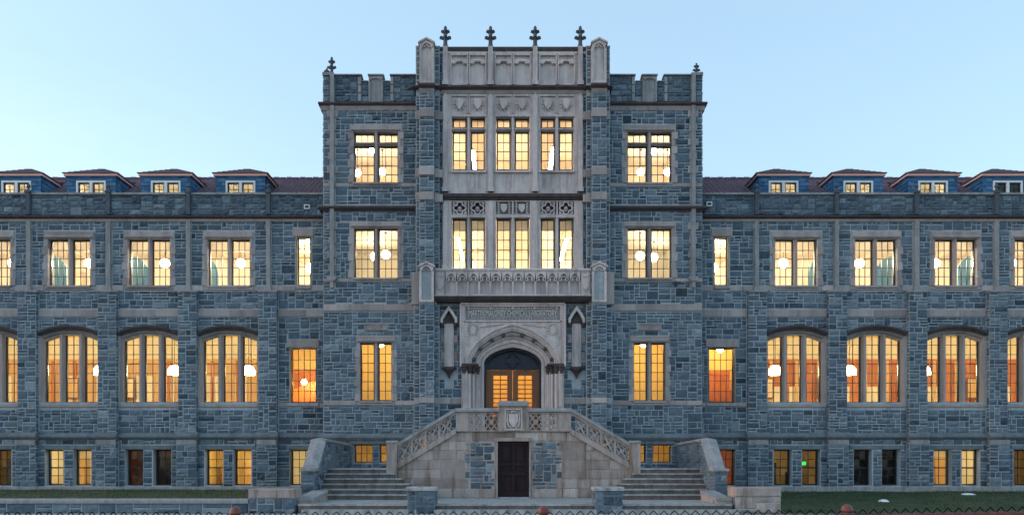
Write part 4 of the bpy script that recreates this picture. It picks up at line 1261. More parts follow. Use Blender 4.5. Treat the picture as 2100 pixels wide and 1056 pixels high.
# windows of the centre
for gi, g in enumerate(Xg):
    ops = [(g + q * .40 - .31, g + q * .40 + .31, 14.18, 15.88) for q in (-1, 1)]
    ops2 = [(g + q * .40 - .31, g + q * .40 + .31, 16.03, 16.45, 1) for q in (-1, 1)]
    wn = lights(B, 'window', ops + ops2, YC + .24, 2, 4, fr=.06)
    m_ = MB()
    def mull(x, z0, z1, t=.085):
        m_.add([(x - t * .4, YC - .05, z0), (x + t * .4, YC - .05, z0), (x + t, YC + .16, z0), (x + t, YC + .3, z0), (x - t, YC + .3, z0), (x - t, YC + .16, z0),
                (x - t * .4, YC - .05, z1), (x + t * .4, YC - .05, z1), (x + t, YC + .16, z1), (x + t, YC + .3, z1), (x - t, YC + .3, z1), (x - t, YC + .16, z1)],
               [(0, 1, 7, 6), (1, 2, 8, 7), (2, 3, 9, 8), (3, 4, 10, 9), (4, 5, 11, 10), (5, 0, 6, 11)])
    mull(g, 14.14, 16.47)
    m_.prism_x([(YC - .02, 15.98), (YC + .16, 16.03), (YC + .3, 16.03), (YC + .3, 15.88), (YC + .16, 15.88), (YC - .02, 15.93)], g - .735, g - .08)
    m_.prism_x([(YC - .02, 15.98), (YC + .16, 16.03), (YC + .3, 16.03), (YC + .3, 15.88), (YC + .16, 15.88), (YC - .02, 15.93)], g + .08, g + .735)
    m_.build('mullion', 'carved', wn)
    m_ = MB(); m_.prism_x([(YC + .3, 14.0), (YC - .16, 14.0), (YC - .16, 14.08), (YC + .2, 14.18), (YC + .3, 14.18)], g - .78, g + .78)
    m_.build('sill', 'carved', wn)
    m_ = MB(); m_.box(g - .78, g + .78, YC - .1, YC + .01, 16.46, 16.53); m_.build('head', 'carved', wn)
    ops = [(g + q * .40 - .31, g + q * .40 + .31, 9.78, 12.05) for q in (-1, 1)]
    wn = lights(B, 'window', ops, YC + .24, 2, 5, fr=.06)
    m_ = MB(); mull(g, 9.75, 12.1); m_.build('mullion', 'carved', wn)
    m_ = MB(); m_.box(g - .74, g + .74, YC - .06, YC + .25, 12.06, 12.15); m_.build('head', 'carved', wn)
    m_ = MB()
    for q in (-1, 1): m_.box(g + q * .40 - .27, g + q * .40 + .27, YC + .36, YC + .39, 11.58, 12.05)
    m_.build('blind', 'blind', wn)
    # apron panels under the upper sills
    m_ = MB()
    for i in range(5):
        xx = g - .72 + 1.44 * i / 4
        m_.box(xx - .04, xx + .04, YC - .07, YC - .021, 13.12, 13.98)
    m_.build('apron_rib', 'carved', cf)
    m_ = MB(); m_.box(g - .74, g + .74, YC - .09, YC - .021, 13.1, 13.3); m_.build('apron_base', 'carved', cf)

# parapet panels with little cusped heads
def cusped(m_, x, z, w, h, y, r):
    pts = []
    for i in range(13):
        t = -1 + 2 * i / 12
        zz = z + h * (1 - abs(t)) * .75 + h * .3 * abs(math.sin(t * math.pi * 1.5))
        pts.append((x + t * w / 2, y, zz))
    m_.tube(pts, r, 5)
for g in Xg:
    for q in (-1, 1):
        x = g + q * .4
        m_ = MB()
        m_.box(x - .385, x - .335, YC - .13, YC - .011, 17.85, 19.12); m_.box(x + .335, x + .385, YC - .13, YC - .011, 17.85, 19.12)
        m_.box(x - .335, x + .335, YC - .06, YC - .011, 17.85, 17.92); m_.box(x - .385, x + .385, YC - .14, YC - .011, 19.12, 19.2)
        cusped(m_, x, 18.72, .66, .2, YC - .1, .06)
        m_.box(x - .015, x + .015, YC - .05, YC - .011, 18.98, 19.12)
        m_.prism([(x - .335, 18.72), (x - .33, 18.95), (x + .33, 18.95), (x + .335, 18.72), (x + .2, 18.86), (x, 18.93), (x - .2, 18.86)], YC - .11, YC - .012)
        m_.build('blind_panel', 'carved', cf)
        # heraldic panel
        m_ = MB()
        y0 = YC - .021
        m_.box(x - .385, x - .345, YC - .09, y0, 16.6, 17.35); m_.box(x + .345, x + .385, YC - .09, y0, 16.6, 17.35); m_.box(x - .385, x + .385, YC - .1, y0, 17.35, 17.42)
        m_.prism([(x - .15, 17.24), (x + .15, 17.24), (x + .17, 17.0), (x + .1, 16.86), (x, 16.76), (x - .1, 16.86), (x - .17, 17.0)], YC - .12, y0)
        rg = random.Random(int(x * 100))
        for k in range(10):
            an = k / 10 * 2 * math.pi + .3
            cx, cz = x + .25 * math.cos(an) * 1.0, 17.0 + .27 * math.sin(an)
            pts = [(cx + .07 * math.cos(an + 1.2 + t * 1.1) * (1 - t * .2), YC - .05, cz + .07 * math.sin(an + 1.2 + t * 1.1)) for t in (0, .6, 1.2, 1.8, 2.4)]
            m_.tube(pts, [.015, .032, .04, .03, .012], 5)
        m_.build('heraldic_panel', 'carved', cf)
    # tracery panels over the middle floor windows
    for q in (-1, 1):
        x = g + q * .39; z = 12.47
        m_ = MB()
        if g != 0:
            pts = []
            for i in range(33):
                an = 2 * math.pi * i / 32
                r = .165 + .115 * abs(math.cos(2 * an)) ** .8
                pts.append((x + r * math.cos(an), YC - .03, z + r * math.sin(an)))
            m_.tube(pts[:-1], .042, 6, True)
            m_.lathe([(.03, -.13), (.07, -.08), (.095, 0), (.08, .07), (.03, .11)], x, YC + .04, z - .02, 8)
            m_.box(x - .06, x + .06, YC - .1, YC - .006, z - .02, z + .01)
            for c_ in ((-.3, -.25), (.3, -.25), (-.3, .25), (.3, .25)):
                m_.prism([(x + c_[0], z + c_[1]), (x + c_[0] * .55, z + c_[1]), (x + c_[0], z + c_[1] * .45)], YC - .05, YC + .1)
        else:
            m_.prism([(x - .13, z + .17), (x + .13, z + .17), (x + .14, z - .02), (x + .08, z - .13), (x, z - .2), (x - .08, z - .13), (x - .14, z - .02)], YC - .08, YC + .11)
            for k in range(8):
                sg = 1 if k % 2 else -1
                cx, cz = x + sg * .23, z - .2 + .13 * (k // 2)
                m_.tube([(cx - .05 * sg, YC - .04, cz - .05), (cx + .04 * sg, YC - .06, cz), (cx - .02 * sg, YC - .05, cz + .06)], [.02, .045, .02], 5)
        m_.box(x - .34, x + .34, YC - .07, YC - .006, z - .33, z - .275); m_.box(x - .34, x + .34, YC - .07, YC - .006, z + .275, z + .31)
        m_.build('tracery_panel', 'carved', cf)
    m_ = MB(); m_.box(g - .03, g + .03, YC - .08, YC + .0, 12.15, 12.78); m_.build('tracery_rib', 'carved', cf)

# shafts and finials
for x in SH:
    m_ = MB()
    for z0, z1 in ((9.75, 12.72), (13.15, 17.4), (17.8, 19.5)):
        m_.prism([(x - .1, z0), (x + .1, z0), (x + .1, z1 - .12), (x, z1 + .05), (x - .1, z1 - .12)], YC - .2, YC - .061) if z1 < 19 else m_.box(x - .1, x + .1, YC - .2, YC - .061, z0, z1)
        m_.box(x - .14, x + .14, YC - .24, YC - .061, z0, z0 + .18)
    m_.build('shaft', 'carved', cf)
    finial(x, YC - .1, 19.5, .9, .46)
m_ = MB()
m_.prism_x([(YC - .12, 19.3), (YC - .15, 19.4), (YC - .1, 19.5), (YC + .5, 19.5), (YC + .5, 19.3)], -3.3, 3.3)
m_.build('coping', 'stained', B)
m_ = MB(); m_.box(-3.3, 3.3, YC - .1, YC + .0, 19.2, 19.3); m_.build('coping_fillet', 'carved', B)
course('cornice', B, -3.3, 3.3, YC, [(17.58, 17.66, .18, .28), (17.66, 17.72, .3, .3), (17.72, 17.78, .3, .08)], 'stained')
course('cornice_fillet', B, -3.3, 3.3, YC, [(17.44, 17.578, .08, .17)], 'trim')
course('string_course', B, -3.3, 3.3, YC, [(12.80, 12.92, .1, .2), (12.92, 13.04, .24, .24), (13.04, 13.1, .24, .08)], 'stained')

# blind arcade balcony
yb = -1.95
m_ = MB(); m_.box(-3.4, 3.4, yb + .19, YC + .0, 8.55, 9.62)
bal = m_.build('balcony', 'carved', B)
m_ = MB(); m_.prism_x([(YC + .0, 9.62), (yb - .03, 9.62), (yb - .05, 9.68), (yb + .02, 9.75), (YC + .0, 9.78)], -3.4, 3.4); m_.build('coping', 'carved', bal)
NA = 12
for i in range(NA):
    x = -2.93 + 5.86 * (i + .5) / NA; hw = 5.86 / NA / 2
    m_ = MB()
    xs = [-1 + 2 * k / 12 for k in range(13)]
    inn = [(x + t * hw * .84, 9.18 + .33 * (1 - abs(t) ** 1.9) ** .8) for t in xs]
    m_.band([(x + t * hw, 9.619) for t in xs], inn, yb, yb + .188)
    for q in (-1, 1):
        a_, b_ = (x + q * hw * .84, x + q * (hw - .001)); m_.box(a_, b_, yb, yb + .188, 8.62, 9.18)
        m_.tube([(x + q * hw * .84, yb + .05, 9.2), (x + q * hw * .35, yb + .04, 9.22), (x + q * hw * .42, yb + .05, 9.36), (x, yb + .04, 9.42)], [.025, .045, .04, .025], 5)
    m_.build('arcade_bay', 'carved', bal)
m_ = MB(); m_.box(-3.4, 3.4, yb - .02, yb + .188, 8.55, 8.619); m_.build('arcade_base', 'carved', bal)
for s in (-1, 1):
    x = s * 3.16
    m_ = MB()
    m_.box(x - .2, x + .2, yb + .03, yb + .188, 8.62, 9.619)
    m_.prism([(x - .13, 9.3), (x + .13, 9.3), (x + .13, 8.95), (x, 8.78), (x - .13, 8.95)], yb - .02, yb + .029)
    m_.box(x - .13, x + .13, yb - .01, yb + .029, 9.38, 9.5)
    m_.build('shield_panel', 'carved', bal)
course('balcony_moulding', B, -3.42, 3.42, yb, [(8.30, 8.38, .0, .06), (8.38, 8.50, .12, .2)], 'stained', .45)
course('balcony_weathering', B, -3.42, 3.42, yb, [(8.502, 8.56, .22, .08)], 'coping', .45)

# turrets
for s in (-1, 1):
    p, q = sxs(s, 3.2, 4.22)
    m_ = MB(); m_.box(p, q, -1.75, YC + .7, 8.2, 19.42); m_.prism_x([(-1.78, 19.42), (-1.78, 19.46), (YC + .7, 19.5), (YC + .7, 19.42)], p - .02, q + .02); tb = m_.build('turret', 'mortar', B)
    p2, q2 = sxs(s, 3.41, 4.04)
    m_ = MB(); m_.box(p2, q2, -2.1, -1.751, 2.3, 17.3); tf = m_.build('turret_front', 'mortar', B)
    p3, q3 = sxs(s, 3.2, 4.32)
    m_ = MB(); m_.box(p3, q3, -1.78, YC + .6, 2.3, 8.2); tl = m_.build('turret_base', 'mortar', B)
    bl = [(16.24, 16.6), (13.73, 14.07), (12.66, 13.0)]
    cuts = [(p2, q2, a_, b_) for a_, b_ in bl] + [(p2, q2, 8.22, 9.95), (p2, q2, 3.9, 4.14)]
    masonry(B, tf, front(-2.1), p2, q2, 2.5, 17.3, cuts, seed=420 + s, ux=.12, ws={1: (2, 4), 2: (2, 4), 3: (2, 3)})
    for sd in (-1, 1):
        masonry(B, tf, side(p2 if sd < 0 else q2, sd), -2.1, -1.76, 2.5, 17.3, seed=425 + sd, weight=.1, h=.02)
    cuts2 = [(p, q, a_, b_) for a_, b_ in bl] + [(p2, q2, 0, 20)]
    masonry(B, tb, front(-1.75), p, q, 8.3, 19.42, cuts2 + [(p, q, 17.3, 17.8)], seed=430 + s, ux=.1, h=.025)
    masonry(B, tl, front(-1.78), p3, q3, 2.5, 8.3, [(p2, q2, 0, 20), (p3, q3, 3.9, 4.14)], seed=433 + s, ux=.1, h=.025)
    masonry(B, tb, side(s * 4.22, s), -1.75, YT - .02, 8.3, 19.4, seed=436 + s, weight=.1, h=.02)
    for z0, z1 in bl + [(3.9, 4.14)]:
        trim(B, tf, p2 - .012, q2 + .012, -2.16, -1.77, z0, z1)
        if z0 > 5:
            e0, e1 = sxs(s, 4.045, 4.235); trim(B, tb, e0, e1, -1.81, -1.7, z0, z1)
            e0, e1 = sxs(s, 3.06, 3.4); trim(B, tb, e0, e1, -1.81, -1.55, z0, z1)
    # cornice carried round the turret
    course('cornice', tf, p2 - .05, q2 + .05, -2.1, [(17.44, 17.52, .12, .2), (17.52, 17.6, .22, .22), (17.6, 17.68, .22, .02)], 'stained', .5)
    course('cornice_fillet', tf, p2 - .02, q2 + .02, -2.1, [(17.3, 17.438, .02, .1)], 'trim', .5)
    course('cornice', tb, p - .1, q + .1, -1.75, [(17.56, 17.64, .1, .2), (17.64, 17.74, .2, .05)], 'stained', .6)
    def niche(z0, z1, name, y=-2.1, deep=.1):
        m_ = MB(); c = (p2 + q2) / 2; h = (q2 - p2) / 2
        m_.box(p2 + .005, q2 - .005, y + deep - .04, -1.76, z0, z1)
        m_.box(p2, p2 + .1, y - .05, y + deep - .041, z0, z1 - .18); m_.box(q2 - .1, q2, y - .05, y + deep - .041, z0, z1 - .18)
        m_.box(p2 + .1, q2 - .1, y - .05, y + deep - .041, z0, z0 + .1)
        xs = [-1 + 2 * k / 10 for k in range(11)]
        m_.band([(c + t * h, z1 + .16 - .17 * abs(t)) for t in xs], [(c + t * (h - .1), z1 - .18 + .2 * (1 - abs(t) ** 1.7) ** .7) for t in xs], y - .06, y + deep - .041)
        m_.band([(c + t * (h + .05), z1 + .25 - .19 * abs(t)) for t in xs], [(c + t * (h + .05), z1 + .165 - .175 * abs(t)) for t in xs], y - .12, -1.77)
        m_.tube([(c - .17, y, z1 - .14), (c - .06, y, z1 - .1), (c, y, z1 - .02), (c + .06, y, z1 - .1), (c + .17, y, z1 - .14)], .03, 5)
        m_.build(name, 'carved', tf)
    niche(17.69, 19.38, 'niche')
    niche(8.24, 9.74, 'niche', -2.14, .1)
    for e_ in (0, 1):   # flanking flats beside the lower niche
        e0, e1 = sxs(s, 4.05, 4.4) if e_ == 0 else sxs(s, 3.3, 3.4)
        m_ = MB(); m_.box(e0, e1, -1.9 if e_ == 0 else -1.86, -1.5, 8.2, 9.6); m_.build('niche_flank', 'trim', tf)

# ------------------------------------------------------------------ portal
def tud(half, spring, apex, n=26, foot=2.6):
    pts = [(-half, foot)]
    for i in range(n + 1):
        t = -1 + 2 * i / n
        t = math.sin(t * math.pi / 2)
        f = .80 * math.sqrt(max(0, 1 - t * t)) + .20 * (1 - abs(t))
        pts.append((t * half, spring + (apex - spring) * f))
    pts.append((half, foot))
    return pts
yp = -1.72
m_ = MB()
arch0 = tud(2.10, 5.5, 7.40)
m_.band([(x, 7.46) for x, z in arch0[1:-1]], [p for p in arch0[1:-1]], yp, YC + .02)
m_.box(-2.24, -2.101, yp, YC + .02, 5.5, 7.46); m_.box(2.101, 2.24, yp, YC + .02, 5.5, 7.46)
m_.box(-2.24, 2.24, yp + .02, YC + .02, 7.461, 8.2)
portal = m_.build('portal', 'carved', B)
m_ = MB()
for a_, b_, c_, d_ in ((-2.24, -2.06, 7.5, 8.2), (2.06, 2.24, 7.5, 8.2), (-2.06, 2.06, 8.12, 8.2), (-2.06, 2.06, 7.46, 7.52)):
    m_.box(a_, b_, yp - .07, yp + .019, c_, d_)
for s in (-1, 1):
    m_.box(s * 2.24, s * 2.14, yp - .07, yp - .001, 5.5, 7.5)
    m_.tube([(s * 2.27, yp - .1, 5.5), (s * 2.27, yp - .1, 8.22)], .045, 8)
m_.tube([(-2.27, yp - .1, 8.24), (2.27, yp - .1, 8.24)], .045, 8)
m_.build('portal_frame', 'carved', portal)
# receding orders
orders = [(2.10, 5.5, 7.40, yp - .05, .10), (2.0, 5.52, 7.28, yp + .02, .10), (1.90, 5.54, 7.17, yp + .10, .08), (1.82, 5.56, 7.08, yp + .2, .14), (1.68, 5.6, 6.92, yp + .32, .10), (1.58, 5.62, 6.8, yp + .40, .14), (1.44, 5.66, 6.62, yp + .5, .18)]
for i, (h, sp, ap, y, t) in enumerate(orders):
    nx = orders[i + 1] if i + 1 < len(orders) else (1.27, 5.72, 6.43, yp + .8, 0)
    o_, i_ = tud(h, sp, ap), tud(nx[0], nx[1], nx[2])
    m_ = MB(); m_.band(o_, i_, y, (nx[3] + .12) if i + 1 < len(orders) else yp + .85)
    if i in (0, 2, 4, 6):
        mid = [((a_[0] * .5 + b_[0] * .5), y - .005, (a_[1] + b_[1]) / 2) for a_, b_ in zip(o_, i_)]
        m_.tube(mid, .038, 6)
    m_.build('arch_order', 'carved' if i != 3 else 'trim', portal)
# bosses along the hollow
oo = tud(1.75, 5.58, 7.0, 40)
for k, idx in enumerate((4, 9, 14, 18, 24, 28, 33, 38)):
    x, z = oo[idx]
    m_ = MB(); m_.prism([(x + .09 * math.cos(t * math.pi / 3), z + .09 * math.sin(t * math.pi / 3)) for t in range(6)], yp + .1, yp + .24)
    for t in range(4):
        an = t * math.pi / 2 + .5; m_.tube([(x, yp + .1, z), (x + .07 * math.cos(an), yp + .07, z + .07 * math.sin(an))], [.03, .04], 5)
    m_.build('boss', 'darkstone', portal)
# capitals
for s in (-1, 1):
    m_ = MB()
    for j, (xx, yy) in enumerate(((2.12, yp - .08), (1.9, yp + .04), (1.72, yp + .2), (1.56, yp + .36))):
        m_.lathe([(.07, 0), (.09, .1), (.13, .2), (.1, .24), (.15, .29), (.15, .36)], s * xx, yy, 5.2, 8)
    m_.box(s * 2.3, s * 1.5, yp - .12, yp + .5, 5.56, 5.64)
    m_.build('capital', 'stained', portal)
    m_ = MB()
    for xx, yy in ((2.12, yp - .08), (1.9, yp + .04), (1.72, yp + .2), (1.56, yp + .36)):
        m_.lathe([(.11, 0), (.11, .2), (.065, .28), (.065, 2.6)], s * xx, yy, 2.6, 8)
    m_.build('jamb_shaft', 'carved', portal)
    p, q = sxs(s, 2.0, 2.24); m_ = MB(); m_.box(p, q, yp + .03, YC, 2.6, 5.5); m_.build('jamb', 'carved', portal)
    # spandrel roundel and foliage
    x, z = s * 1.74, 7.12
    m_ = MB(); m_.prism([(x + .15 * math.cos(t * math.pi / 8), z + .17 * math.sin(t * math.pi / 8)) for t in range(16)], yp - .03, yp)
    for t in range(12):
        an = t * math.pi / 6; m_.tube([(x + .18 * math.cos(an), yp - .02, z + .2 * math.sin(an)), (x + .22 * math.cos(an + .25), yp - .04, z + .25 * math.sin(an + .25))], [.03, .04], 5)
    for t in range(6):
        u = t / 5; m_.tube([(s * (1.45 - .9 * u), yp - .01, 7.33 - .12 * (1 - u)), (s * (1.35 - .9 * u), yp - .04, 7.37 - .1 * (1 - u)), (s * (1.3 - .9 * u), yp - .02, 7.32 - .1 * (1 - u))], [.02, .045, .02], 5)
    for t in range(4):
        m_.tube([(s * 2.0, yp - .01, 6.85 - t * .12), (s * (1.96 - .02 * t), yp - .04, 6.8 - t * .12)], [.04, .03], 5)
    m_.build('spandrel_carving', 'carved', portal)
# inscription
m_ = MB(); m_.box(-2.05, 2.05, yp - .0, yp + .019, 7.53, 8.11); ins = m_.build('inscription_panel', 'coping', portal)
fc = bpy.data.curves.new('lettering', 'FONT')
fc.body = 'MARTIN MALONEY CHEMICAL LABORATORY'
fc.size = 0.4; fc.extrude = 0.03; fc.align_x = 'CENTER'; fc.space_character = 1.0
fo = bpy.data.objects.new('lettering_source', fc); COL.objects.link(fo)
dg = bpy.context.evaluated_depsgraph_get()
me = bpy.data.meshes.new_from_object(fo.evaluated_get(dg))
bpy.data.objects.remove(fo)
xs = [v.co.x for v in me.vertices]; zs = [v.co.y for v in me.vertices]
kx = 3.84 / (max(xs) - min(xs)); kz = .25 / (max(zs) - min(zs)); mx_ = (max(xs) + min(xs)) / 2; z0 = min(zs)
for v in me.vertices:
    v.co = ((v.co.x - mx_) * kx, yp - .022 - v.co.z * 1.1, 7.70 + (v.co.y - z0) * kz)
me.update()
me.materials.clear()
lo = link('lettering', me, ins, None); me.materials.append(M['letter'])
m_ = MB()
for i in range(29):
    x = -1.92 + 3.84 * i / 28
    m_.lathe([(.02, -.03), (.05, 0), (.02, .03)], x, yp - .02, 8.04, 6)
    m_.lathe([(.015, -.025), (.035, 0), (.015, .025)], x, yp - .01, 7.60, 6)
for i in range(5):
    m_.lathe([(.04, -.06), (.085, 0), (.04, .06)], -1.92 + .96 * i, yp - .03, 8.04, 8)
m_.box(-1.95, 1.95, yp - .03, yp - .001, 7.98, 7.995); m_.box(-1.95, 1.95, yp - .03, yp - .001, 7.655, 7.67)
m_.build('rosette_border', 'carved', ins)

# tympanum and doors
ydr = -0.85
m_ = MB()
tp = tud(1.30, 5.70, 6.46)
m_.band([p for p in tp], [(x * .91, min(z, 1e9) if i in (0, len(tp) - 1) else (z - 5.45) * .86 + 5.45 if z > 5.45 else z) for i, (x, z) in enumerate(tp)], ydr - .12, ydr)
m_.build('door_frame', 'navy', portal)
m_ = MB()
m_.prism([(x, max(z, 5.44)) for x, z in tp[1:-1]] + [(1.3, 5.44), (-1.3, 5.44)], ydr - .02, ydr + .03)
ty = m_.build('tympanum', 'navy', portal)
m_ = MB()
pts = []
for i in range(40):
    an = 2 * math.pi * i / 40 + math.pi / 4
    r = .2 + .12 * abs(math.cos(2 * an)) ** .7
    pts.append((r * math.cos(an), ydr - .03, 5.86 + r * math.sin(an)))
m_.tube(pts, .03, 6, True)
pts = [(x * .82, ydr - .03, 5.5 + (z - 5.45) * .76) for x, z in tp[1:-1]]
m_.tube(pts, .03, 6)
m_.box(-1.25, 1.25, ydr - .1, ydr - .021, 5.44, 5.52)
m_.build('quatrefoil', 'navy', ty)
for s in (-1, 1):
    p, q = sxs(s, .01, 1.24)
    m_ = MB()
    gx0, gx1 = sxs(s, .2, .9)
    m_.box(p, gx0, ydr, ydr + .07, 2.6, 5.43); m_.box(gx1, q, ydr, ydr + .07, 2.6, 5.43)
    m_.box(gx0, gx1, ydr, ydr + .07, 2.6, 3.35); m_.box(gx0, gx1, ydr, ydr + .07, 5.25, 5.43)
    dr = m_.build('entrance_door', 'oak', B)
    lights(B, 'door_glazing', [(gx0, gx1, 3.35, 5.25)], ydr + .035, 2, 9, fr=.04, bar=.045, mat='oak', parent=dr)
    m_ = MB(); m_.tube([(s * .09, ydr - .06, 3.5), (s * .09, ydr - .06, 3.9)], .015, 6); m_.box(s * .07, s * .11, ydr - .06, ydr - .001, 3.5, 3.53); m_.build('handle', 'frame', dr)
m_ = MB(); m_.box(-1.3, 1.3, YC - .6, ydr + .3, 2.45, 2.598); m_.build('threshold', 'step', B)

# side niches with ogee hoods
for s in (-1, 1):
    x = s * 2.79
    m_ = MB()
    m_.box(x - .17, x + .17, YC - .02, YC + .05, 5.5, 7.5)
    m_.box(x - .2, x - .165, YC - .1, YC + .03, 5.5, 7.35); m_.box(x + .165, x + .2, YC - .1, YC + .03, 5.5, 7.35)
    nb = m_.build('niche_shaft', 'carved', B)
    m_ = MB()
    out = [(x - .36, 7.42), (x - .36, 7.62), (x - .2, 7.88), (x, 8.16), (x + .2, 7.88), (x + .36, 7.62), (x + .36, 7.42)]
    inn = [(x - .26, 7.42), (x - .26, 7.56), (x - .14, 7.76), (x, 7.96), (x + .14, 7.76), (x + .26, 7.56), (x + .26, 7.42)]
    m_.band(out, inn, YC - .26, YC + .02); m_.build('niche_hood', 'carved', nb)
    m_ = MB(); m_.prism([(x - .255, 7.43), (x - .255, 7.55), (x - .135, 7.75), (x, 7.95), (x + .135, 7.75), (x + .255, 7.55), (x + .255, 7.43)], YC - .06, YC + .01); m_.build('niche_back', 'stained', nb)
    m_ = MB()
    for q in (-1, 1):
        m2 = MB(); m2.lathe([(.02, -.12), (.07, -.08), (.1, 0), (.12, .06)], x + q * .3, YC - .15, 7.36, 8); m2.build('hood_stop', 'stained', nb)
    m_.lathe([(.02, -.5), (.05, -.4), (.1, -.3), (.13, -.24), (.22, -.16), (.27, -.1), (.28, 0)], x, YC - .1, 5.5, 10)
    m_.build('corbel', 'stained', nb)
    for z_ in (5.0 + .78, 5.75 + .78):
        for q in (-1, 1):
            a_, b_ = (x + .2, x + .38) if q > 0 else (x - .38, x - .2)
            trim(B, nb, a_, b_, YC - .05, YC + .02, z_ + .05, z_ + .38)

# rooms behind the centre
room(-3.15, 3.15, YC + .62, 6.0, 12.85, 17.0, 'peach')
room(-3.15, 3.15, YC + .62, 6.0, 8.45, 12.35, 'plaster')
room(-3.15, 3.15, YC + 1.2, 5.0, 2.55, 7.5, 'amber', 'amber')
lamp_bar('linear_lamp', (-2.52, 3.2, 11.8), 4.4, .11, 'tube', 'long slanting tube lamp behind the leftmost middle floor window of the centre', group='tube lamps of the centre')
lamp_bar('linear_lamp', (2.55, 3.2, 11.8), 4.4, .11, 'tube', 'long slanting tube lamp behind the rightmost middle floor window of the centre', group='tube lamps of the centre')
lamp_bar('linear_lamp', (1.93, 3.0, 16.1), 3.6, .17, 'tube', 'bright slanting tube lamp behind the right top floor window of the centre', group='tube lamps of the centre')
lamp_bar('linear_lamp', (-1.86, 3.4, 16.1), 3.6, .13, 'tube', 'tube lamp half hidden by a mullion, left top floor window of the centre', group='tube lamps of the centre')
lamp_globe((0, 1.6, 6.3), .3, 'globeD', 'lamp hanging in the entrance hall behind the oak doors', 7.5, None)
m_ = MB()
for j in range(9): m_.box(-2.6, 2.6, 3.0 + j * .2, 3.19 + j * .2, 2.56, 2.9 + j * .17)
m_.build('hall_stair', 'palewood', B)

# ------------------------------------------------------------------ front stair
S = empty('double_staircase', (0, 0, 0), 'stone double staircase with pierced balustrade and dark door below the entrance', 'staircase')
yf = -4.2
ZL, ZM, ZB = 2.6, 1.1, -0.11
XL, XN = 2.34, 4.75
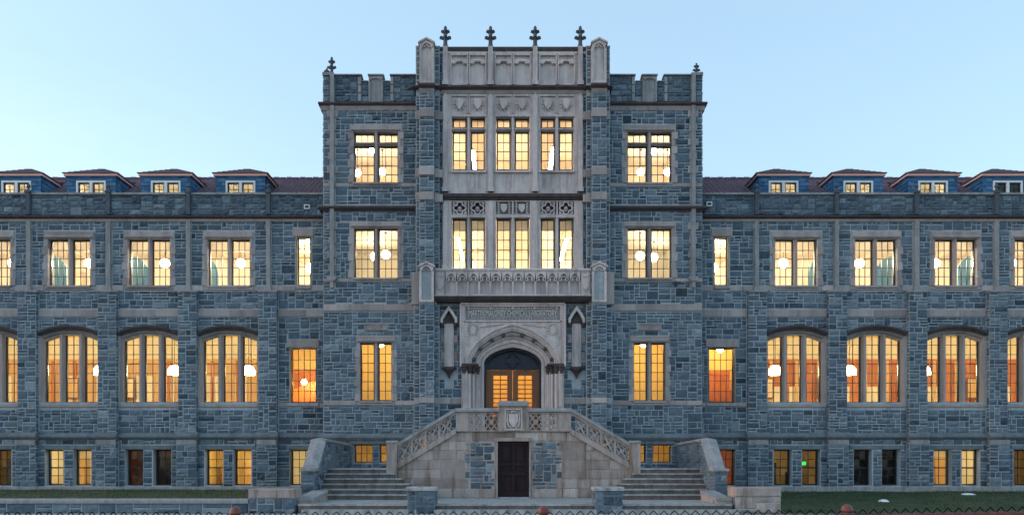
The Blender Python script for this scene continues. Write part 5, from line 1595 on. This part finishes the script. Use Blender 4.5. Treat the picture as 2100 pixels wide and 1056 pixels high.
# core masses
m_ = MB()
m_.box(-XL - .02, -.68, -4.1, YC - .02, -.6, ZL); m_.box(.68, XL + .02, -4.1, YC - .02, -.6, ZL)
m_.box(-.679, .679, -4.1, YC - .02, 2.22, ZL); m_.box(-.679, .679, -3.6, YC - .02, -.6, 2.219)
core = m_.build('stair_core', 'ashlar', S)
def rake_top(x):      # underside line of the raking balustrade
    return 2.60 - (abs(x) - XL) * (2.60 - 1.20) / (XN - XL) if abs(x) > XL else 2.60
for s in (-1, 1):
    n = 9
    for i in range(n):
        a_, b_ = XL + (XN - XL) * i / n, XL + (XN - XL) * (i + 1) / n
        p, q = sxs(s, a_, b_)
        zt = ZL - (ZL - ZM) * (i + 1) / (n + 1)
        m_ = MB(); m_.box(p, q, -4.1, -2.0, -.6, zt); m_.build('step', 'step', S)
    p, q = sxs(s, XN, 7.62)
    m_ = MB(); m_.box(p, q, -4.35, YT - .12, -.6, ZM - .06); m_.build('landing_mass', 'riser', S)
    m_ = MB(); m_.box(p + .002, q - .002, -4.40, YT - .12, ZM - .059, ZM); m_.build('landing', 'step', S)
    # lower flight: broad steps that run in front of the stair wall
    for i in range(1, 6):
        z = ZM - .2 * i
        inn = 5.15 - .36 * i
        p, q = sxs(s, inn, 7.57)
        y0 = -4.40 - .35 * i
        m_ = MB()
        xs_ = [p - .0] + [p + (q - p) * t for t in ((.38, .71) if i % 2 else (.55,))] + [q]
        for a_, b_ in zip(xs_, xs_[1:]):
            m_.box(a_ + .003, b_ - .003, y0, -4.3 - .35 * (i - 1) + .3 if i > 1 else -4.21, z - .054, z + random.uniform(-.004, .004))
        m_.build('step', 'step', S)
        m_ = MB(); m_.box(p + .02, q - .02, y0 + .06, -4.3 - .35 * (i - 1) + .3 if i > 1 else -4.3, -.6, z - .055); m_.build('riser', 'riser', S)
    # newel at the foot of the rake
    p, q = sxs(s, 4.73, 5.15)
    m_ = MB(); m_.box(p, q, yf - .22, yf + .2, .5, 2.12); nw = m_.build('newel', 'ashlar', S)
    m_ = MB(); m_.prism_x([(yf - .26, 2.12), (yf - .26, 2.17), (yf, 2.23), (yf + .24, 2.17), (yf + .24, 2.12)], p - .03, q + .03); m_.build('newel_cap', 'coping', nw)
    # raking coping, string and pierced panels
    def P2(x, z): return (s * x, z)
    m_ = MB(); m_.prism([P2(XL, 3.40), P2(XL, 3.54), P2(XN, 2.12), P2(XN, 1.97)], yf - .2, yf + .2); m_.build('raking_coping', 'coping', S)
    m_ = MB(); m_.prism([P2(XL, 3.29), P2(XL, 3.399), P2(XN, 1.969), P2(XN, 1.86)], yf - .1, yf + .12); m_.build('raking_moulding', 'ashlar', S)
    m_ = MB(); m_.prism([P2(XL, 2.5), P2(XL, 2.72), P2(XN, 1.32), P2(XN, 1.06)], yf - .13, yf + .15); m_.build('raking_string', 'ashlar', S)
    zt = lambda x: 3.30 - (x - XL) * (3.30 - 1.87) / (XN - XL)
    zb = lambda x: 2.71 - (x - XL) * (2.71 - 1.31) / (XN - XL)
    k = 4; xa0, xb0 = XL + .12, XN - .06
    for i in range(k):
        a_, b_ = xa0 + (xb0 - xa0) * i / k, xa0 + (xb0 - xa0) * (i + 1) / k
        a1, b1 = a_ + .05, b_ - .05
        m_ = MB()
        m_.bar(P2(a1, zb(a1) - .02), P2(b1, zt(b1) + .02), .07, yf - .05, yf + .07)
        m_.bar(P2(a1, zt(a1) + .02), P2(b1, zb(b1) - .02), .07, yf - .047, yf + .067)
        cx, cz = (a1 + b1) / 2, (zb((a1 + b1) / 2) + zt((a1 + b1) / 2)) / 2
        m_.prism([P2(cx + .09 * math.cos(t * math.pi / 4), cz + .09 * math.sin(t * math.pi / 4)) for t in range(8)], yf - .055, yf + .075)
        for t0, t1 in (((a1 + b1) / 2, 'h'), ):
            pa, pb = P2(a1, (zb(a1) + zt(a1)) / 2), P2((a1 + b1) / 2, zt((a1 + b1) / 2))
            pc, pd = P2(b1, (zb(b1) + zt(b1)) / 2), P2((a1 + b1) / 2, zb((a1 + b1) / 2))
            for u_, v_ in ((pa, pb), (pb, pc), (pc, pd), (pd, pa)): m_.bar(u_, v_, .05, yf - .03, yf + .05)
        if i: m_.prism([P2(a_ - .05, zb(a_ - .05)), P2(a_ - .05, zt(a_ - .05)), P2(a_ + .05, zt(a_ + .05)), P2(a_ + .05, zb(a_ + .05))], yf - .08, yf + .09)
        m_.build('pierced_panel', 'ashlar', S)
    # landing balustrade
    p, q = sxs(s, 1.83, XL)
    m_ = MB(); m_.box(p, q, yf - .1, yf + .12, 2.6, 3.39); m_.build('pedestal', 'ashlar', S)
    p, q = sxs(s, .6, XL)
    m_ = MB(); m_.prism_x([(yf - .2, 3.39), (yf - .2, 3.46), (yf - .12, 3.54), (yf + .12, 3.54), (yf + .2, 3.46), (yf + .2, 3.39)], p, q); m_.build('coping', 'coping', S)
    p, q = sxs(s, .6, 1.83)
    m_ = MB(); m_.box(p, q, yf - .06, yf + .1, 2.6, 2.66); m_.build('bottom_rail', 'ashlar', S)
    m_ = MB(); m_.box(p, q, yf - .06, yf + .1, 3.3, 3.389); m_.build('top_rail', 'ashlar', S)
    for i in range(2):
        a_ = .6 + i * .615; b_ = a_ + .615
        m_ = MB(); a1, b1 = a_ + .05, b_ - .05
        m_.bar(P2(a1, 2.67), P2(b1, 3.29), .07, yf - .05, yf + .07); m_.bar(P2(a1, 3.29), P2(b1, 2.67), .07, yf - .047, yf + .067)
        cx = (a_ + b_) / 2
        m_.prism([P2(cx + .1 * math.cos(t * math.pi / 4), 2.98 + .1 * math.sin(t * math.pi / 4)) for t in range(8)], yf - .055, yf + .075)
        for u_, v_ in ((P2(a1, 2.98), P2(cx, 3.29)), (P2(cx, 3.29), P2(b1, 2.98)), (P2(b1, 2.98), P2(cx, 2.67)), (P2(cx, 2.67), P2(a1, 2.98))): m_.bar(u_, v_, .05, yf - .03, yf + .05)
        for e_ in (a_ + .0, b_ - .05): m_.box(s * e_, s * (e_ + .05), yf - .055, yf + .09, 2.661, 3.299)
        m_.build('pierced_panel', 'ashlar', S)
# centre pedestal with a shield
m_ = MB(); m_.box(-.6, .6, yf - .14, yf + .2, 2.6, 3.62); cp = m_.build('centre_pedestal', 'ashlar', S)
m_ = MB(); m_.prism([(-.6, 3.62), (-.63, 3.7), (-.63, 3.77), (.63, 3.77), (.63, 3.7), (.6, 3.62)], yf - .26, yf + .28); m_.prism_x([(yf - .24, 3.771), (yf, 3.84), (yf + .26, 3.771)], -.6, .6); m_.build('pedestal_cap', 'coping', cp)
m_ = MB()
for a_, b_, c_, d_ in ((-.36, -.31, 2.64, 3.52), (.31, .36, 2.64, 3.52), (-.31, .31, 3.47, 3.52), (-.31, .31, 2.64, 2.69)): m_.box(a_, b_, yf - .2, yf - .139, c_, d_)
m_.prism([(-.17, 3.3), (.17, 3.3), (.19, 3.0), (.1, 2.84), (0, 2.76), (-.1, 2.84), (-.19, 3.0)], yf - .19, yf - .139)
m_.prism([(-.03, 3.24), (.03, 3.24), (.03, 2.86), (-.03, 2.86)], yf - .22, yf - .189); m_.prism([(-.12, 2.96), (.12, 2.96), (.1, 2.9), (-.1, 2.9)], yf - .215, yf - .188)
for s in (-1, 1):
    m_.tube([(s * .25, yf - .16, 3.28), (s * .25, yf - .17, 2.98), (s * .2, yf - .17, 2.82), (s * .06, yf - .17, 2.72)], [.03, .04, .035, .02], 6)
m_.tube([(-.1, yf - .16, 3.37), (0, yf - .19, 3.41), (.1, yf - .16, 3.37)], [.03, .05, .03], 6)
m_.build('shield', 'carved', cp)
# front wall of the stair: ashlar with rubble patches, and the little door
def patch(u, z):
    au = abs(u)
    e0 = .78 + (.14 if int((z + .3) / .33) % 2 else 0); e1 = 1.98 - (.2 if int((z + .1) / .36) % 2 else 0)
    return e0 < au < e1 and .2 < z < 2.2
m_ = MB()
poly = [(-XN, -.12), (-.68, -.12), (-.68, 2.2), (.68, 2.2), (.68, -.12), (XN, -.12), (XN, 1.2), (XL, 2.6), (-XL, 2.6), (-XN, 1.2)]
m_.prism(poly, -4.16, -4.102); sw = m_.build('stair_wall', 'ashlar', S)
outw = lambda u, z: z > rake_top(u) - .02 or (abs(u) < .68 and z < 2.2)
masonry(S, sw, front(-4.16), -XN + .02, XN - .02, ZB, 2.58, [(-.69, .69, ZB, 2.2)], lambda u, z: outw(u, z) or patch(u, z), seed=500, ux=.16, uz=.4, hs=[(1, .9), (2, .1)], ws={1: (4, 8), 2: (4, 6), 3: (3, 4)},
        g=.003, h=.03, rough=.05, kind='ashlar_block', mat='ashlar', tone=(.5, .22))
masonry(S, sw, front(-4.16), -2.1, 2.1, .1, 2.3, [(-.69, .69, ZB, 2.2)], lambda u, z: not patch(u, z), seed=501, ux=.11, uz=.15, h=.035, g=.016)
m_ = MB()
for s in (-1, 1):
    p, q = sxs(s, .64, .7); m_.box(p, q, -4.24, -4.0, ZB, 2.2)
m_.box(-.76, .76, -4.26, -4.0, 2.2, 2.34); m_.build('door_surround', 'ashlar', S)
m_ = MB(); m_.box(-.639, .639, -4.02, -3.96, ZB, 2.2); dd = m_.build('stair_door', 'door', S)
m_ = MB()
for a_, b_ in ((-.62, -.52), (-.06, .06), (.52, .62)): m_.box(a_, b_, -4.075, -4.021, ZB + .02, 2.18)
for a_, b_ in ((-.52, -.06), (.06, .52)):
    for c_, d_ in ((ZB + .02, .12), (.8, .95), (1.2, 1.32), (2.05, 2.18)): m_.box(a_, b_, -4.075, -4.021, c_, d_)
    m_.box(a_ + .08, b_ - .08, -4.04, -4.021, 1.4, 1.97); m_.box(a_ + .08, b_ - .08, -4.04, -4.021, .2, .72)
m_.build('door_panel', 'door', dd)
m_ = MB(); m_.lathe([(.01, -.03), (.03, 0), (.01, .03)], .0, -4.08, 1.08, 8); m_.build('door_knob', 'frame', dd)
m_ = MB(); m_.box(-.62, .62, -4.5, -4.27, ZB - .02, ZB + .045); m_.build('door_step', 'step', S)
# lower terrace and front steps
m_ = MB()
xs_ = [-7.5, -5.2, -2.9, -1.0, .9, 2.6, 4.9, 7.5]
for a_, b_ in zip(xs_, xs_[1:]):
    m_.box(a_ + .004, b_ - .004, -9.69, -4.17 if abs(a_ + b_) < 8 else -4.5, ZB - .06, ZB + random.uniform(-.004, .004))
m_.build('terrace', 'step', S)
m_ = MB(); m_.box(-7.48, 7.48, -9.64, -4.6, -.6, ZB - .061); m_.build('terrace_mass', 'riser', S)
m_ = MB()
for a_, b_ in zip(xs_, xs_[1:]): m_.box(a_ + .2, b_ + .19, -10.02, -9.645, -.6, -.285)
m_.build('step', 'step', S)

# cheek walls: curving back to the building, ramped down to a front block
for s in (-1, 1):
    nm = 'right' if s > 0 else 'left'
    W = empty('cheek_wall', (s * 7.9, -4, 0), 'rough stone cheek wall with ramped coping at the %s end of the stair' % nm, 'wall', 'cheek walls of the stair')
    W_inv = Matrix.Translation((-s * 7.9, 4, 0))
    prof = [(-6.75, 1.0), (-6.2, 1.02), (-4.75, 2.16), (-3.9, 2.18), (-2.6, 2.14), (-1.35, 2.06)]
    inner = lambda y: 7.58 - .42 * max(0, (y + 3.9) / 2.6) ** 1.6
    wd = .5
    m_ = MB()
    V, F = [], []
    for y, z in prof:
        xi = inner(y)
        V += [(s * xi, y, -.6), (s * (xi + wd), y, -.6), (s * (xi + wd), y, z), (s * xi, y, z)]
    for i in range(len(prof) - 1):
        a_, b_ = i * 4, i * 4 + 4
        F += [(a_ + 0, b_ + 0, b_ + 3, a_ + 3), (a_ + 1, a_ + 2, b_ + 2, b_ + 1), (a_ + 3, b_ + 3, b_ + 2, a_ + 2)]
    F += [(0, 3, 2, 1), (len(V) - 4, len(V) - 3, len(V) - 2, len(V) - 1)]
    m_.add(V, F); body = m_.build('wall_body', 'darkmortar', W); body.matrix_parent_inverse = W_inv
    m_ = MB(); V, F = [], []
    for y, z in prof:
        xi = inner(y)
        e_ = .06
        V += [(s * (xi - e_), y - (.06 if y < -6.6 else 0), z), (s * (xi + wd + e_), y - (.06 if y < -6.6 else 0), z), (s * (xi + wd + e_), y - (.06 if y < -6.6 else 0), z + .1), (s * (xi + wd * .5), y, z + .16), (s * (xi - e_), y - (.06 if y < -6.6 else 0), z + .1)]
    for i in range(len(prof) - 1):
        a_, b_ = i * 5, i * 5 + 5
        for j in range(5): F.append((a_ + j, b_ + j, b_ + (j + 1) % 5, a_ + (j + 1) % 5))
    F += [(0, 1, 2, 3, 4), tuple(len(V) - 5 + j for j in range(5))]
    m_.add(V, F); cp_ = m_.build('wall_coping', 'coping', W); cp_.matrix_parent_inverse = W_inv
    top = lambda y: [a_[1] + (b_[1] - a_[1]) * (y - a_[0]) / (b_[0] - a_[0]) for a_, b_ in zip(prof, prof[1:]) if a_[0] <= y <= b_[0]][0]
    p, q = sxs(s, 7.58, 7.58 + wd)
    wpool = []
    k0 = len(POOL.get((W.name, 'stone'), []))
    masonry(W, body, front(-6.75), p, q, -.5, 1.0, seed=520 + s, ux=.12, ws={1: (2, 4), 2: (2, 4), 3: (2, 4)})
    masonry(W, body, lambda u, z, n: (s * (inner(u) - n), u, z), -6.7, -1.4, -.4, 2.2, (), lambda u, z: z > top(min(-1.36, max(-6.74, u))) - .03, seed=530 + s, h=.03)
    masonry(W, body, lambda u, z, n: (s * (inner(u) + wd + n), u, z), -6.7, -1.4, -.4, 2.2, (), lambda u, z: z > top(min(-1.36, max(-6.74, u))) - .03, seed=535 + s, weight=.2, h=.03)
    # ---- end block of the terrace and its low link wall
    zt = .41 if s < 0 else .47
    G = empty('end_block', (s * 8.4, -9.2, 0), 'low %s stone block ending the terrace on the %s' % ('smooth topped' if s < 0 else 'rough faced reddish', nm), 'pier', 'end blocks of the terrace')
    Gi = Matrix.Translation((-s * 8.4, 9.2, 0))
    p, q = sxs(s, 7.6, 9.2)
    m_ = MB(); m_.box(p + .03, q - .03, -9.67, -8.7, -.6, zt - .32); o = m_.build('block_body', 'mortar', G); o.matrix_parent_inverse = Gi
    masonry(G, o, front(-9.67), p, q, -.5, zt - .32, seed=540 + s, ux=.15, uz=.2, mat='ashlar' if s > 0 else 'stone')
    masonry(G, o, side(s * 7.63, -s), -9.65, -8.7, -.5, zt - .32, seed=545 + s, ux=.15, uz=.2)
    xs_ = [p, p + (q - p) * .62, q] if s < 0 else [p, q]
    for a_, b_ in zip(xs_, xs_[1:]):
        m_ = MB(); m_.tone = .4; m_.bevbox(a_, b_ - .005, -9.72, -8.68, zt - .32, zt, .03); o2 = m_.build('block_top', 'ashlar', G); o2.matrix_parent_inverse = Gi
    K = empty('link_wall', (s * 7.55, -8, 0), 'low stone kerb wall between end block and cheek wall, %s side of terrace' % nm, 'wall', 'link walls of the terrace')
    Ki = Matrix.Translation((-s * 7.55, 8, 0))
    p, q = sxs(s, 7.05, 7.6)
    m_ = MB(); m_.prism_x([(-9.3, -.6), (-9.3, -.02), (-6.85, .18), (-6.85, -.6)], p, q); o = m_.build('kerb_body', 'ashlar', K); o.matrix_parent_inverse = Ki
    m_ = MB(); m_.prism_x([(-9.34, -.018), (-9.34, .08), (-6.84, .28), (-6.84, .182)], p - .03, q - .003 if s > 0 else q + .03); o = m_.build('kerb_coping', 'coping', K); o.matrix_parent_inverse = Ki
    # ---- gate piers
    A = empty('gate_pier', (s * 3.2, -9.5, 0), 'squat square stone pier with flat cap at the %s of the terrace steps' % nm, 'pier', 'gate piers of the terrace')
    Ai = Matrix.Translation((-s * 3.2, 9.5, 0))
    p, q = sxs(s, 2.74, 3.67)
    m_ = MB(); m_.box(p, q, -10.0, -9.1, -.6, .36); o = m_.build('pier_body', 'darkmortar', A); o.matrix_parent_inverse = Ai
    masonry(A, o, front(-10.0), p, q, -.5, .36, seed=550 + s, ux=.14, uz=.16, ws={1: (2, 4), 2: (2, 4), 3: (2, 3)}, h=.03)
    for sd in (-1, 1): masonry(A, o, side(p if sd < 0 else q, sd), -9.98, -9.1, -.5, .36, seed=555 + s + sd, ux=.14, uz=.16, h=.03)
    m_ = MB(); m_.prism_x([(-10.07, .36), (-10.07, .45), (-9.95, .49), (-9.15, .49), (-9.03, .45), (-9.03, .36)], p - .05, q + .05); o = m_.build('pier_cap', 'step', A); o.matrix_parent_inverse = Ai

# retaining wall on the left
R = empty('retaining_wall', (-20, -9.6, 0), 'low grey stone retaining wall with pale coping along the left lawn', 'wall')
Ri = Matrix.Translation((20, 9.6, 0))
m_ = MB(); m_.box(-45, -9.21, -9.6, -9.2, -.7, -.08); o = m_.build('wall_body', 'mortar', R); o.matrix_parent_inverse = Ri
masonry(R, o, front(-9.6), -34, -9.22, -.45, -.08, seed=560, ux=.2, uz=.18, h=.04, hs=[(1, .5), (2, .5)], ws={1: (2, 5), 2: (2, 5), 3: (2, 4)})
x = -45
while x < -9.3:
    L = min(random.uniform(1.2, 1.9), -9.215 - x)
    m_ = MB(); m_.prism_x([(-9.68, -.08), (-9.68, .02), (-9.62, .07), (-9.2, .07), (-9.16, -.08)], x + .004, x + L - .004); o2 = m_.build('coping_stone', 'coping', R); o2.matrix_parent_inverse = Ri
    x += L

# ------------------------------------------------------------------ small things
# lit green sign inside, right basement
m_ = MB(); m_.box(13.65, 13.82, 1.3, 1.34, 1.22, 1.38); tag(m_.build('exit_sign', 'signgreen'), 'small lit green sign behind the right wing basement window', 'sign')
Fl = empty('floodlight', (7.2, YT - .2, 9.22), 'small black floodlight under the middle floor window of the right tower flank', 'light')
m_ = MB(); m_.box(-.16, .16, -.14, .04, -.05, .04); m_.build('housing', 'frame', Fl)
m_ = MB(); m_.box(-.03, .03, .04, .2, -.02, .1); m_.build('bracket', 'frame', Fl)
# potted plant in the leftmost basement window
Pt = empty('potted_plant', (-22.9, .75, .3), 'leafy potted plant inside the leftmost basement window', 'plant')
m_ = MB(); m_.lathe([(.1, -.3), (.14, 0), (.15, .02)], 0, 0, 0, 10); m_.build('pot', 'pot', Pt)
m_ = MB(); rg = random.Random(4)
for k in range(60):
    an = rg.uniform(0, 6.28); r = rg.uniform(.05, .3); z = rg.uniform(.05, .55)
    p = Vector((r * math.cos(an), r * math.sin(an) * .7, z)); t = Vector((math.cos(an), math.sin(an), rg.uniform(-.3, .6))).normalized() * .12; u = t.cross(Vector((0, 0, 1))).normalized() * .035
    m_.add([tuple(p), tuple(p + t * .5 + u), tuple(p + t), tuple(p + t * .5 - u)], [(0, 1, 2, 3)])
m_.build('leaves', 'leaf', Pt)
# old snow on the right lawn
for i, (x, y, rx, ry, h, lab) in enumerate([(14.6, -5.4, .2, .25, .07, 'small lump of old snow in the middle of the right lawn'), (19.6, -2.2, .33, .2, .05, 'flat strip of old snow against the base of the right wing')]):
    z0 = lawn_right(x, y)
    m_ = MB(); V, F = [], []
    n = 14
    for j, (rr, zz) in enumerate(((1.0, -.02), (.82, .45), (.5, .85), (.2, 1.0))):
        for k in range(n):
            an = 2 * math.pi * k / n
            f = 1 + .35 * noise.noise((math.cos(an) * 1.3, math.sin(an) * 1.3, i * 5 + j * .3))
            V.append((rx * rr * f * math.cos(an), ry * rr * f * math.sin(an), h * zz * (1 + .3 * noise.noise((k * .7, j, i))) if zz > 0 else zz))
    for j in range(3):
        for k in range(n): F.append((j * n + k, j * n + (k + 1) % n, (j + 1) * n + (k + 1) % n, (j + 1) * n + k))
    F.append(tuple(3 * n + k for k in range(n)))
    m_.add(V, F); o = m_.build('snow_patch', 'snow', None, smooth=True); o.location = (x, y, z0 + .02)
    tag(o, lab, 'snow')

# chain link fence near the camera
FY = -33.6
FS = 45 * 40 / 6.4
Fn = empty('chain_link_fence', (0, FY, -.43), 'black chain link fence with maroon posts along the bottom edge', 'fence')
Fi = Matrix.Translation((0, -FY, .43))
posts = [(-781, 1052), (-149, 1050), (483, 1049), (1115, 1047.5), (1737, 1044), (2369, 1033), (3000, 1026)]
pw = [((px - 1035) / FS + CAMX, EYE + (950 - py) / FS) for px, py in posts]
for x, z in pw:
    m_ = MB(); m_.lathe([(.032, 0), (.032, z + .43 - .0)], x, FY, -.43, 10); po = m_.build('post', 'redpaint', Fn); po.matrix_parent_inverse = Fi
    m_ = MB(); m_.lathe([(.036, -.02), (.046, -.012), (.046, 0), (.04, .003), (.039, .012), (.03, .028), (.015, .038), (.002, .041)], x, FY, z, 12); m_.build('post_cap', 'redpaint', po, smooth=True)
wires = MB()
DM = 21.2 / FS
for (xa, za), (xb, zb) in zip(pw, pw[1:]):
    n = int((xb - xa) / DM)
    top = lambda x: za + (zb - za) * (x - xa) / (xb - xa)
    H = .95
    rows = int(H / DM)
    m_ = MB(); m_.tube([(xa, FY + .005, za - .052), (xb, FY + .005, zb - .052)], .02, 8); rl = m_.build('rail', 'redpaint', Fn); rl.matrix_parent_inverse = Fi
    dx = (xb - xa) / n
    for i in range(-rows, n):
        for sg in (1, -1):
            # each wire runs diagonally down from a peak
            x0 = xa + (i + .5) * dx if sg > 0 else xb - (i + .5) * dx
            pts = []
            for t in (0, rows):
                xx = x0 + sg * t * dx
                pts.append([xx, t])
            (x_a, t_a), (x_b, t_b) = pts
            # clip to the panel
            lo, hi = xa, xb
            def cl(xx, tt):
                if xx < lo: k = (lo - xx) / dx; return lo, tt + k * (1 if sg > 0 else -1)
                if xx > hi: k = (xx - hi) / dx; return hi, tt + k * (-1 if sg > 0 else 1)
                return xx, tt
            x_a, t_a = cl(x_a, t_a); x_b, t_b = cl(x_b, t_b)
            if abs(t_b - t_a) < .2: continue
            wires.tube([(x_a, FY + sg * .0025, top(x_a) - t_a * dx), (x_b, FY + sg * .0025, top(x_b) - t_b * dx)], .0042, 4)
o = wires.build('chain_mesh', 'wire', Fn, 'stuff'); o.matrix_parent_inverse = Fi

flush_pool()
